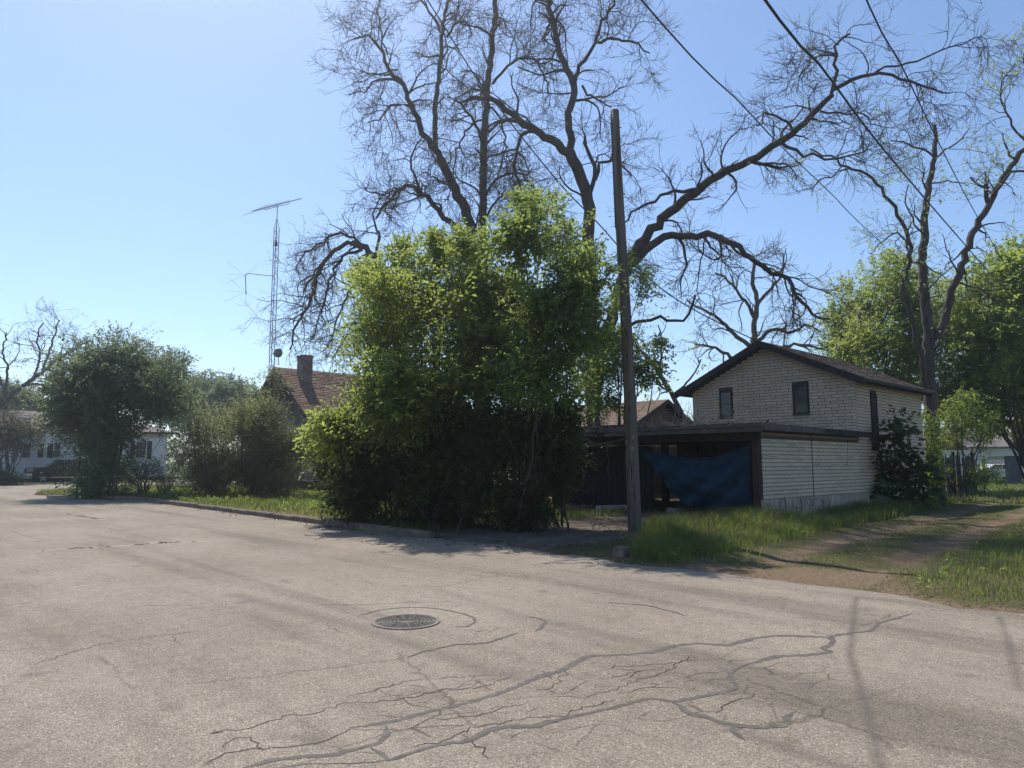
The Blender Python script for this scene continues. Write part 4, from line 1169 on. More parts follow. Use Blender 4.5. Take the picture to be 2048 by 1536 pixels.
for sx in (1, -1):
    panel('side_window', [(sx * 0.90, 1.75, 1.38), (sx * 0.90, 2.75, 1.38), (sx * 0.83, 2.75, 1.76), (sx * 0.83, 2.22, 1.76)], M['glass'])
    panel('side_window', [(sx * 0.90, 2.85, 1.38), (sx * 0.90, 3.75, 1.38), (sx * 0.83, 3.6, 1.76), (sx * 0.83, 2.85, 1.76)], M['glass'])
    b = MB(); b.box(min(sx * .96, sx * 1.18), max(sx * .96, sx * 1.18), 1.75, 1.85, 1.32, 1.5); b.build('wing_mirror', M['truck_paint'], truck, bevel=.02)
    b = MB(); b.box(min(sx * .951, sx * .975), max(sx * .951, sx * .975), 2.5, 2.72, 1.16, 1.2); b.build('door_handle', M['chrome'], truck)
    b = MB(); b.box(min(sx * .951, sx * 1.03), max(sx * .951, sx * 1.03), 1.55, 4.2, 0.40, 0.47); b.build('side_step', M['chrome'], truck)
    b = MB(); b.hexa([(sx * 0.55, -0.03, 0.88), (sx * 0.955, 0.0, 0.88), (sx * 0.956, 0.32, 0.92), (sx * .55, 0.1, .9), (sx * .55, -0.01, 1.1), (sx * 0.955, 0.02, 1.1), (sx * .956, 0.36, 1.12), (sx * .55, .12, 1.1)]); b.build('headlight', M['lens'], truck)
    for y in (1.0, 4.75):
        wv = MB(); wv.cyl((sx * 0.72, y, 0.385), (sx * 0.955, y, 0.385), 0.385, k=24); w_ = wv.build('wheel', M['rubber'], truck)
        rv = MB(); rv.cyl((sx * 0.9, y, 0.385), (sx * 0.958, y, 0.385), 0.25, k=20); rm = rv.build('rim', M['dark_metal'], w_)
        sp = MB()
        for i in range(5):
            a = i * 2 * math.pi / 5 + .3
            sp.bar((sx * 0.965, y + .05 * math.cos(a), .385 + .05 * math.sin(a)), (sx * .965, y + .245 * math.cos(a), .385 + .245 * math.sin(a)), 0.02, 0.075)
        sp.build('spokes', M['chrome'], w_)
b = MB(); b.box(-0.93, 0.97, -0.12, 0.28, 0.52, 0.76); b.build('front_bumper', M['chrome'], truck, bevel=0.04)
b = MB(); b.box(-0.52, 0.52, -0.03, 0.03, 0.82, 1.1); b.build('grille', M['dark_metal'], truck)

# wheelie bin at the left
p = G(19, 952)
bn = empty('rubbish_bin', (*p[:2], 0.05), 0.4, 'dark wheeled rubbish bin on the grass left of the black pickup', 'bin')
b = MB(); b.hexa([(-.36, -.36, .06), (.36, -.36, .06), (.36, .36, .06), (-.36, .36, .06), (-.45, -.45, 1.25), (.45, -.45, 1.25), (.45, .45, 1.25), (-.45, .45, 1.25)]); b.build('body', M['bin'], bn, bevel=.03)
b = MB(); b.box(-.49, .49, -.49, .49, 1.255, 1.34); b.build('lid', M['bin'], bn, bevel=.03)
for sx in (-1, 1):
    b = MB(); b.cyl((sx * .37, .38, .13), (sx * .43, .38, .13), .13, k=14); b.build('wheel', M['rubber'], bn)

# ------------------------------------------------------------------ utility pole and cables
P0 = G(1270, 1072); P1 = A(1232, 222, P0[1] - 0.05)
pole = empty('utility_pole', (P0[0], P0[1], 0.0), 0, 'tall weathered grey wooden utility pole leaning left at the driveway edge', 'utility pole')
n = 26; q = np.linspace(0, 1, n)[:, None]
path = np.array([0, 0, -0.3]) * (1 - q) + (P1 - np.array([P0[0], P0[1], 0])) * q
path[:, 0] += 0.03 * np.sin(q[:, 0] * 5)
rr = np.linspace(0.152, 0.098, n)
V, f = tubes(path[None], rr[None], 22)
b = Acc(); b.put(V, f)
cap = np.arange(22)[None, :] + (n - 1) * 22
V2 = np.concatenate(b.V); me = np_mesh('shaft', V2, [f, np.array([[(n - 1) * 22 + i, (n - 1) * 22 + (i + 1) % 22, (n - 1) * 22 + (i + 8) % 22] for i in range(0, 22)])], True)
me2 = MB(); top = path[-1]
link('shaft', me, M['pole'], pole)
me2.cyl(top - np.array([0, 0, 0.01]), top + np.array([0.0, 0, 0.012]), 0.1, 0.09, 22); me2.build('pole_top', M['pole'], pole)
rg = np.random.RandomState(2)
gsh = MB()
for k in range(26):                       # slivers of wood flaked off, gouges
    z = rg.uniform(0.3, 4.6); a = rg.uniform(-2.6, -0.5)
    t_ = z / path[-1, 2]; c0 = path[0] * 0 + np.array([path[-1, 0] * t_, path[-1, 1] * t_, z]); r_ = 0.152 - 0.054 * t_
    u_ = np.array([math.cos(a), math.sin(a), 0]); w_ = np.array([-math.sin(a), math.cos(a), 0]) * rg.uniform(0.006, 0.014); h_ = rg.uniform(0.05, 0.17)
    c_ = c0 + u_ * (r_ + 0.002); d_ = u_ * 0.003
    gsh.add([c_ - w_ * .3 - (0, 0, h_), c_ + w_ * .3 - (0, 0, h_), c_ + w_, c_ + w_ * .4 + (0, 0, h_), c_ - w_ * .4 + (0, 0, h_), c_ - w_], [(0, 1, 2, 5), (5, 2, 3, 4)])
tag(gsh.build('gouges', M['dark_wood'], pole, fix=False), kind='stuff')
b = MB(); b.cyl(path[18] + np.array([-.12, -.02, 0]), path[25] + np.array([-.1, -.04, -0.1]), 0.012, k=6); b.build('ground_wire', M['cable'], pole)
for k, z in ((24, 0.0), (20, .1)):
    b = MB(); c_ = path[k]; b.cyl(c_ + np.array([-.14, -.05, 0]), c_ + np.array([.14, .02, 0.01]), 0.014, k=6); b.build('bolt', M['metal'], pole)

for z, a_ in ((1.9, -1.5), (2.15, -1.2)):
    t_ = z / path[-1, 2]; c0 = np.array([path[-1, 0] * t_, path[-1, 1] * t_, z]); r_ = 0.152 - 0.054 * t_
    u_ = np.array([math.cos(a_), math.sin(a_), 0]); w_ = np.array([-math.sin(a_), math.cos(a_), 0])
    b = MB(); c_ = c0 + u_ * (r_ + 0.004)
    b.hexa([c_ - w_ * .03 - (0, 0, .045), c_ + w_ * .03 - (0, 0, .045), c_ + w_ * .03 + u_ * .004 - (0, 0, .045), c_ - w_ * .03 + u_ * .004 - (0, 0, .045), c_ - w_ * .03 + (0, 0, .045), c_ + w_ * .03 + (0, 0, .045), c_ + w_ * .03 + u_ * .004 + (0, 0, .045), c_ - w_ * .03 + u_ * .004 + (0, 0, .045)])
    b.build('metal_tag', M['metal'], pole)
def cable(pts, r, label):
    """pts in world; hangs through them"""
    Q = smooth_line(np.array(pts), 60)
    V, f = tubes(Q[None], np.full((1, 60), r), 6)
    return tag(link('overhead_cable', np_mesh('overhead_cable', V, [f], True), M['cable']), label, 'cable', 'overhead cables')
def hang(px, Ys):
    return [A(x, y, Y) for (x, y), Y in zip(px, Ys)]
a = hang([(1283, 0), (1480, 205), (1560, 290), (1660, 385), (1790, 510), (2048, 735)], [9.6, 14, 17, 22, 31, 60])
cable([a[0] + (a[0] - a[1]) * 3 + np.array([0, 0, 1.2])] + a, 0.014, 'leftmost of the three black overhead cables at the top right')
a = hang([(1530, 0), (1640, 130), (1760, 290), (1900, 455), (2048, 625)], [9.4, 12.2, 17, 26, 48])
cable([a[0] + (a[0] - a[1]) * 4 + np.array([0, 0, 1.2])] + a + [a[-1] + (a[-1] - a[-2]) * 0.5], 0.022, 'thick middle black overhead cable crossing the right limb of the big bare tree')
a = hang([(1733, 0), (1800, 125), (1870, 270), (1950, 425), (2048, 595)], [9.2, 11.4, 15, 21, 33])
cable([a[0] + (a[0] - a[1]) * 4 + np.array([0, 0, 1.2])] + a + [a[-1] + (a[-1] - a[-2]) * 0.6], 0.013, 'thin rightmost overhead cable crossing the tree with the broken top')
a = hang([(893, 60), (960, 165), (1105, 350), (1190, 440), (1340, 590), (1560, 705)], [24, 24, 24.5, 25, 26, 30])
cable([a[0] + (a[0] - a[1]) * 1.5] + a, 0.022, 'straight service cable slanting down behind the wooden pole through the bare branches')

# ------------------------------------------------------------------ back fence, far open carport and cars at the right
fence = empty('board_fence', (*A(1885, 985, 33.0)[:2], 0.0), 0, 'broken dark board fence behind the big trunk at the alley', 'fence')
fa = A(1872, 985, 32.4)[:2]; fb = A(1953, 980, 35.5)[:2]
fd = (fb - fa); fl_ = np.linalg.norm(fd); fd = fd / fl_; fn = np.array([-fd[1], fd[0]])
x = 0.0; rb = random.Random(6); o0 = np.array(fence.location)[:2]
while x < fl_:
    w = 0.145; h = rb.uniform(1.78, 1.95)
    if rb.random() > 0.12:
        b = MB(); c0 = fa - o0 + fd * x; c1 = fa - o0 + fd * (x + w - 0.012); n_ = fn * 0.02; tl = rb.uniform(-.05, .05)
        b.hexa([(*(c0), 0.02), (*(c1), 0.02), (*(c1 + n_), 0.02), (*(c0 + n_), 0.02), (*(c0 + fd * tl), h), (*(c1 + fd * tl), h), (*(c1 + n_ + fd * tl), h), (*(c0 + n_ + fd * tl), h)])
        b.build('board', M['grey_wood'], fence)
    x += w
for z in (0.5, 1.45):
    b = MB(); c0 = fa - o0 - fn * 0.05; c1 = fb - o0 - fn * 0.05; b.bar((*c0, z), (*c1, z + .04), 0.04, 0.09); b.build('rail', M['grey_wood'], fence)
b = MB(); c0 = fa - o0 - fn * 0.11; c1 = fa - o0 + fd * 1.9 - fn * .14; b.bar((*c0, 1.75), (*c1, 0.2), 0.05, 0.1); b.build('fallen_rail', M['dark_wood'], fence)
for x in (0.05, fl_ * .5, fl_):
    b = MB(); c0 = fa - o0 + fd * x + fn * 0.09; b.box(c0[0] - .06, c0[0] + .06, c0[1] - .06, c0[1] + .06, 0, 2.1); b.build('fence_post', M['dark_wood'], fence)

Yc = 54.0
fc = empty('open_carport', (*A(1985, 968, Yc)[:2], 0.02), R(-8), 'distant open carport with grey shingle roof and square dark posts', 'carport')
def lc(px, py, Y=Yc):
    P = A(px, py, Y); d = P - np.array(fc.location); c_, s_ = math.cos(R(8)), math.sin(R(8))
    return d[0] * c_ - d[1] * s_, d[2]
xl, zt = lc(1925, 866); xr, _ = lc(2034, 857); _, zb = lc(2000, 897); xq, zc = lc(2030, 912)
b = MB(); b.hexa([(xl, -1.0, zb), (xr, -1.0, zb), (xr + .3, 3.2, zt + .5), (xl, 3.2, zt + .5), (xl, -1.0, zb + .12), (xr, -1.0, zb + .12), (xr + .3, 3.2, zt + .62), (xl, 3.2, zt + .62)]); ro = b.build('roof', M['shingle_grey'], fc)
b = MB(); b.hexa([(xl, 7.4, zb), (xr, 7.4, zb), (xr + .3, 3.202, zt + .5), (xl, 3.202, zt + .5), (xl, 7.4, zb + .12), (xr, 7.4, zb + .12), (xr + .3, 3.202, zt + .62), (xl, 3.202, zt + .62)]); b.build('roof', M['shingle_grey'], fc)
b = MB(); b.box(xl + .2, xr - .5, -0.75, -0.65, zc, zb - 0.02); b.build('header_board', M['siding_white'], fc)
b = MB(); b.prism([(-0.62, zc), (7.0, zc), (7.0, zb - .02), (3.2, zt + .48), (-0.62, zb - .02)], xr - 0.45, xr - 0.36, 'x'); b.build('gable_board', M['trim_white'], fc)
for pa, pb in (((2006, 914), (2022, 962)), ((2027, 914), (2040, 963)), ((1958, 914), (1962, 960))):
    x0 = lc(*pa)[0]; x1 = lc(pb[0], pa[1])[0]
    b = MB(); b.box(x0, x1, -0.62 if pa[0] != 2027 else 0.3, -0.62 + (x1 - x0) if pa[0] != 2027 else 0.3 + (x1 - x0), 0.0, zc - .002); b.build('post', M['grey_post'], fc)
# house beyond, seen through the carport
hb_ = empty('far_house', (*A(2000, 960, 74)[:2], 0.0), R(-5), 'low pale grey house seen through the distant carport', 'house')
b = MB(); b.box(-7, 9, 0, 7, 0, 3.1); b.build('wall', M['siding_white'], hb_)
b = MB(); b.add([(-7.4, -.5, 3.05), (9.4, -.5, 3.05), (9.4, 7.5, 3.05), (-7.4, 7.5, 3.05), (-7.4, 3.5, 4.5), (9.4, 3.5, 4.5)], [(0, 1, 5, 4), (2, 3, 4, 5), (0, 4, 3), (1, 2, 5), (0, 3, 2, 1)]); b.build('roof', M['shingle_grey'], hb_)
b = MB(); b.box(-1.0, 1.0, -0.06, -0.01, 1.9, 3.0); b.build('door_panel', M['tan_board'], hb_)
b = MB(); b.box(2.2, 3.6, -0.05, -0.01, 1.1, 2.4); o = b.build('window', M['trim_white'], hb_)
b = MB(); b.box(2.3, 3.5, -0.07, -0.052, 1.2, 2.3); b.build('pane', M['glass'], o)
cc = empty('parked_car', (*A(1992, 955, 62)[:2], 0.02), R(-3), 'white car parked beyond the distant carport posts', 'car')
prof = [(-2.1, .35), (-2.15, .7), (-1.95, .92), (-1.2, 1.0), (-.55, 1.42), (.75, 1.44), (1.5, 1.02), (2.1, .95), (2.2, .7), (2.15, .35)]
b = MB(); b.prism(prof, -0.85, 0.85, 'y'); b.build('body', M['white_paint'], cc, bevel=.05)
b = MB(); b.prism([(-.95, 1.03), (-.5, 1.36), (.05, 1.38), (.05, 1.03)], -.87, -.855, 'y'); b.build('side_window', M['glass'], cc)
b = MB(); b.prism([(.12, 1.03), (.12, 1.38), (.7, 1.38), (1.25, 1.03)], -.87, -.855, 'y'); b.build('side_window', M['glass'], cc)
for x in (-1.35, 1.35):
    for y in (-.86, .68):
        b = MB(); b.cyl((x, y, .32), (x, y + .18, .32), .32, k=16); w_ = b.build('wheel', M['rubber'], cc)
        b = MB(); b.cyl((x, y - .01 if y < 0 else y + .19, .32), (x, y + .03 if y < 0 else y + .15, .32), .19, k=12); b.build('rim', M['chrome'], w_)
# scrap of paper in the gutter, stones by the kerb
P = G(640, 1059); b = MB(); b.add([(-.09, -.05, .006), (.1, -.06, .012), (.11, .05, .03), (-.08, .06, .008), (0, .0, .035)], [(0, 1, 4), (1, 2, 4), (2, 3, 4), (3, 0, 4)])
o = b.build('paper_scrap', M['paper'], None, fix=False); o.location = (*P[:2], .002); tag(o, 'crumpled white paper scrap in the gutter against the kerb', 'litter')
# ------------------------------------------------------------------ vegetation
def norm(v): return v / (np.linalg.norm(v, axis=-1, keepdims=True) + 1e-9)
def walk(S, D, Ln, r0, r1, n, wig, rng, trop=0.0, trop_end=None):
    """grow N branches at once: starts S, directions D, lengths Ln"""
    N = len(S); P = np.zeros((N, n, 3)); p = S.copy(); d = norm(D)
    step = (Ln / (n - 1))[:, None]
    curl = rng.randn(N, 3) * wig * 0.35
    for i in range(n):
        P[:, i] = p
        p = p + d * step
        t = trop if trop_end is None else trop + (trop_end - trop) * (i / (n - 1)) ** 2
        d = d + rng.randn(N, 3) * wig + curl; d[:, 2] += t; d = norm(d)
    q = np.linspace(0, 1, n)[None, :]
    Rr = r0[:, None] * (1 - q) + (r0 * r1)[:, None] * q
    return P, Rr
def sprout(P, Rr, dens, lmin, lmax, rng, tmin=0.15, ang=0.9, up=0.15, thin=0.6, rmax=0.06, cap=None, bias=None):
    """children along every parent branch: starts, directions, lengths, radii"""
    N, n, _ = P.shape
    ln = np.linalg.norm(np.diff(P, axis=1), axis=2).sum(1)
    cnt = rng.poisson(np.maximum(ln * (1 - tmin) * dens, 0.02))
    idx = np.repeat(np.arange(N), cnt)
    if cap and len(idx) > cap: idx = rng.choice(idx, cap, replace=False)
    if not len(idx): return None
    t = tmin + (1 - tmin) * rng.rand(len(idx)) ** 0.85
    f = t * (n - 1); i0 = np.minimum(f.astype(int), n - 2); w = (f - i0)[:, None]
    S = P[idx, i0] * (1 - w) + P[idx, i0 + 1] * w
    T = norm(P[idx, i0 + 1] - P[idx, i0])
    pr = Rr[idx, i0] * (1 - w[:, 0]) + Rr[idx, i0 + 1] * w[:, 0]
    rv = rng.randn(len(idx), 3); rv -= (rv * T).sum(1, keepdims=True) * T; rv = norm(rv)
    a = ang * (0.7 + 0.6 * rng.rand(len(idx)))
    D = T * np.cos(a)[:, None] + rv * np.sin(a)[:, None]; D[:, 2] += up
    if bias is not None: D += bias
    L_ = rng.uniform(lmin, lmax, len(idx)) * (1.1 - 0.45 * t)
    r = np.minimum(pr * thin, rmax) * (0.7 + 0.5 * rng.rand(len(idx)))
    return S, norm(D), L_, r
WFAC = [1.0]
def limb(px, Y0, Y1, w0, w1, n=None, jit=0.05, rng=None, world=None):
    """a limb through surveyed points, its distance running from Y0 to Y1, its width in survey pixels from w0 to w1"""
    m = len(px)
    if isinstance(Y1, (list, tuple)): Ys = Y1
    else:
        L_ = np.r_[0, np.cumsum(np.hypot(*np.diff(np.array(px, float), axis=0).T))]; Ys = Y0 + (Y1 - Y0) * L_ / L_[-1]
    P = np.array([A(x, y, Y) for (x, y), Y in zip(px, Ys)])
    ln = np.linalg.norm(np.diff(P, axis=0), axis=1).sum()
    n = n or max(8, int(ln / 0.3))
    Q = smooth_line(P, n)
    rng = rng or np.random
    J = rng.randn(n, 3) * jit; J[0] = 0
    Q = Q + J
    q = np.linspace(0, 1, n)
    Yq = Q[:, 1]
    return Q, (w0 * (1 - q) ** 0.8 + w1 * (1 - (1 - q) ** 0.8)) * 0.5 * Yq / F * WFAC[0]
def leafsprays(S, D, Ln, m, leaf, rng, droop=0.25, wid=0.5, fold=0.2, open_=0.9, vary=None):
    """sprays of leaves: each spray an axis from S along D, m leaves set alternately along it. returns V, tri, vary"""
    N = len(S); D = norm(D)
    q = (np.arange(m) + 0.6) / m
    side = np.where(np.arange(m) % 2 == 0, 1.0, -1.0)
    ref = norm(rng.randn(N, 3) * 0.6 + np.array([0, 0, 1.0])); B = norm(np.cross(D, ref))
    ax = S[:, None, :] + D[:, None, :] * (q[None, :, None] * Ln[:, None, None])
    ax[:, :, 2] -= droop * (q[None, :] ** 2) * Ln[:, None]
    d = D[:, None, :] * 0.55 + B[:, None, :] * side[None, :, None] * open_ + rng.randn(N, m, 3) * 0.38
    d[:, :, 2] -= droop * 0.35
    d = norm(d).reshape(-1, 3)
    b = ax.reshape(-1, 3)
    l = (np.repeat(leaf, m) if np.ndim(leaf) else leaf) * rng.uniform(0.6, 1.25, len(b))
    l = l[:, None]
    nrm = norm(rng.randn(len(b), 3) * 0.75 + np.array([0, 0, 0.8]))
    s = norm(np.cross(d, nrm)); up = np.cross(s, d)
    mid_ = b + d * l * 0.42 + up * l * fold * 0.0
    v0 = b; v2 = b + d * l - np.array([0, 0, 1]) * l * 0.06
    v1 = mid_ + s * l * wid * 0.5 + up * l * fold * 0.5; v3 = mid_ - s * l * wid * 0.5 + up * l * fold * 0.5
    V = np.stack([v0, v1, v2, v3], 1).reshape(-1, 3)
    k = np.arange(len(b))[:, None] * 4
    tri = np.concatenate([k + np.array([[0, 1, 2]]), k + np.array([[0, 2, 3]])], 0)
    base = rng.rand(N) if vary is None else vary
    va = np.clip(np.repeat(base, m) * 0.65 + rng.rand(N * m) * 0.35, 0, 1)
    return V, tri, np.repeat(va, 4)
def lump_points(lumps, n, rng, shell=0.55, gap=0.35, gscale=1.3, flat=0.85, seed=0):
    """points spread through ellipsoidal lumps (centre, radius), denser near the outside and broken by gaps"""
    c = np.array([l[0] for l in lumps]); r = np.array([l[1] for l in lumps])
    w = r ** 2.2; w /= w.sum()
    k = rng.choice(len(lumps), int(n * 1.9), p=w)
    d = norm(rng.randn(len(k), 3))
    rad = rng.rand(len(k)) ** shell
    ripple = 1 + 0.22 * np.sin(d[:, 0] * 5 + k * 1.7) * np.sin(d[:, 2] * 6 + k) + 0.24 * rng.randn(len(k))
    P = c[k] + d * (rad * ripple * r[k])[:, None] * np.array([1, 1, flat])
    g = np.sin(P[:, 0] * gscale * 2.1 + seed) * np.sin(P[:, 1] * gscale * 1.9 + 1.3 * seed) + np.sin(P[:, 2] * gscale * 2.6 + 2.1 * seed) * np.sin((P[:, 0] + P[:, 1]) * gscale * 1.2)
    keep = (g > -1.0 + gap * 2 * rng.rand(len(k))) & (P[:, 2] > 0.12)
    P = P[keep][:n]; d = d[keep][:n]; k = k[keep][:n]
    return P, d, k
def LP(lst, Y, spread=0.0, rng=None):
    out = []
    for x, y, r in lst:
        Yl = Y + (rng.uniform(-spread, spread) if spread else 0)
        out.append((A(x, y, Yl), r * Yl / F))
    return out
def foliage_on(root, lumps, n, m, leaf, mat, rng, slen=(0.25, 0.55), out=0.7, up=0.1, droop=0.25, wid=0.5, gap=0.35, seed=0, shell=0.55, name='crown', gscale=1.3, flat=0.85):
    P, d, k = lump_points(lumps, n, rng, shell, gap, gscale, flat, seed)
    D = d * out + rng.randn(len(P), 3) * 0.55; D[:, 2] += up
    cl = rng.rand(len(lumps))[k] * 0.5 + 0.5 * rng.rand(len(P))
    lsz = leaf * rng.uniform(0.72, 1.3, len(lumps))[k] * rng.choice([0.8, 1.0, 1.25], len(P))
    V, t, va = leafsprays(P, D, rng.uniform(*slen, len(P)), m, lsz, rng, droop, wid, vary=cl)
    a = Acc(); a.put(V, None, t, va)
    return a.build(name, mat, root)
def shoots_on(root, lumps, n, leaf, mat, rng, ln=(0.5, 1.2), m=13, up=0.5, droop=0.15, wid=0.5):
    """long leafy shoots standing out of the crown, breaking its outline"""
    c = np.array([l[0] for l in lumps]); r = np.array([l[1] for l in lumps])
    k = rng.randint(0, len(lumps), n); d = norm(rng.randn(n, 3) + np.array([0, 0, 0.35]))
    S = c[k] + d * (r[k] * 0.8)[:, None]; D = norm(d * 0.8 + rng.randn(n, 3) * 0.3 + np.array([0, 0, up])); L_ = rng.uniform(*ln, n) * np.clip(r[k] / 0.9, 0.5, 1.2)
    V, t, va = leafsprays(S, D, L_, m, leaf, rng, droop, wid)
    a = Acc(); a.put(V, None, t, va); o = a.build('shoots', mat, root)
    P, Rr = walk(S - D * 0.3, D, L_ * 1.0 + 0.3, np.full(n, 0.008), 0.4, 5, 0.03, rng, -0.01)
    V, q = tubes(P, Rr, 3); a = Acc(); a.put(V, q); tag(a.build('shoot_stems', M['twig'], root), kind='stuff')
def stems_on(root, base, lumps, rng, r0=0.05, k=2, wig=0.07, dens=2.0, mat=None, ln=(0.4, 1.2), sub=True, spread=0.35, inner=0.95):
    """stems rising from the base into the lumps, with side branches"""
    acc = Acc(); PP = []; RR = []
    for c, r in lumps:
        for _ in range(k):
            b0 = np.array(base) + np.array([rng.uniform(-spread, spread), rng.uniform(-spread, spread), 0])
            e = c + rng.randn(3) * r * 0.35 * inner
            m1 = b0 * 0.55 + e * 0.45 + np.array([0, 0, 0.22 * np.linalg.norm(e - b0)]) + rng.randn(3) * 0.15
            m1[2] = min(m1[2], e[2])
            Q = smooth_line([b0, m1, e], 14) + rng.randn(14, 3) * 0.03
            PP.append(Q); RR.append(np.linspace(r0, r0 * 0.25, 14))
    P = np.array(PP); Rr = np.array(RR)
    V, q = tubes(P, Rr, 5); acc.put(V, q)
    if sub:
        c = sprout(P, Rr, dens, ln[0], ln[1], rng, 0.35, 0.8, 0.2, 0.5, 0.02)
        if c:
            P2, R2 = walk(c[0], c[1], c[2], c[3], 0.25, 7, 0.14, rng, 0.05)
            V, q = tubes(P2, R2, 3); acc.put(V, q)
    return acc.build('trunk', mat or M['bark'], root)

def bare_tree(root, limbs, seed, L2=(1.0, 3.2), d2=1.3, L3=(0.5, 1.7), d3=2.6, L4=(0.3, 0.85), d4=4.2, r_tw=0.007, trunk_mat='bark', buds=0, caps=(None, None, 9000), up2=0.05, bias=None, tr2=(-0.05, 0.10), bud_leaf=0.06):
    rng = np.random.RandomState(seed)
    acc = Acc(); tw = Acc(); ends = []
    P2s = []; R2s = []
    for Q, r, dn in limbs:
        V, q = tubes(Q[None], r[None], 9); acc.put(V, q)
        if dn <= 0: continue
        c = sprout(Q[None], r[None], d2 * dn, L2[0], L2[1], rng, 0.22, 0.95, up2, 0.55, 0.055, bias=bias)
        if c is None: continue
        P2, R2 = walk(c[0], c[1], c[2], np.maximum(c[3], 0.014), 0.28, 12, 0.22, rng, *tr2)
        P2s.append(P2); R2s.append(R2)
    P2 = np.concatenate(P2s); R2 = np.concatenate(R2s)
    V, q = tubes(P2, R2, 5); acc.put(V, q)
    c = sprout(P2, R2, d3, L3[0], L3[1], rng, 0.12, 0.9, 0.0, 0.6, 0.016, caps[1])
    P3, R3 = walk(c[0], c[1], c[2], np.maximum(c[3], 0.0095), 0.45, 7, 0.16, rng, -0.04, 0.14)
    V, q = tubes(P3, R3, 3); tw.put(V, q)
    c = sprout(P3, R3, d4, L4[0], L4[1], rng, 0.1, 0.8, 0.08, 0.7, 0.007, caps[2])
    P4, R4 = walk(c[0], c[1], c[2], np.maximum(c[3], r_tw), 0.55, 4, 0.12, rng, 0.07)
    V, q = tubes(P4, R4, 3); tw.put(V, q)
    acc.build('trunk', M[trunk_mat], root, smooth=True)
    tag(tw.build('twigs', M['twig'], root), kind='stuff')
    if buds:
        idx = rng.choice(len(P4), min(buds, len(P4)), replace=False)
        V, t, va = leafsprays(P4[idx, -1], P4[idx, -1] - P4[idx, -3], np.full(len(idx), 0.14), 6, bud_leaf, rng, 0.3, 0.5)
        a = Acc(); a.put(V, None, t, va); tag(a.build('young_leaves', M['leaf_spring'], root), kind='stuff')
def tree_root(name, P, label, cat='tree', group=None):
    return empty(name, (float(P[0]), float(P[1]), 0.0), 0, label, cat, group)
def base_of(px, Y):
    P = A(px, 900, Y); P[2] = 0; return P
def from_ground(P, px, Y0, Y1, w0, w1, dn, rng, jit=0.04):
    Q, r = limb(px, Y0, Y1, w0, w1, rng=rng, jit=jit)
    Q = np.vstack([[Q[0, 0], Q[0, 1], 0.0], Q]); r = np.r_[r[0] * 1.35, r]
    return Q, r, dn
def lb(px, Y0, Y1, w0, w1, dn, rng, jit=0.05):
    Q, r = limb(px, Y0, Y1, w0, w1, rng=rng, jit=jit)
    return Q, r, dn

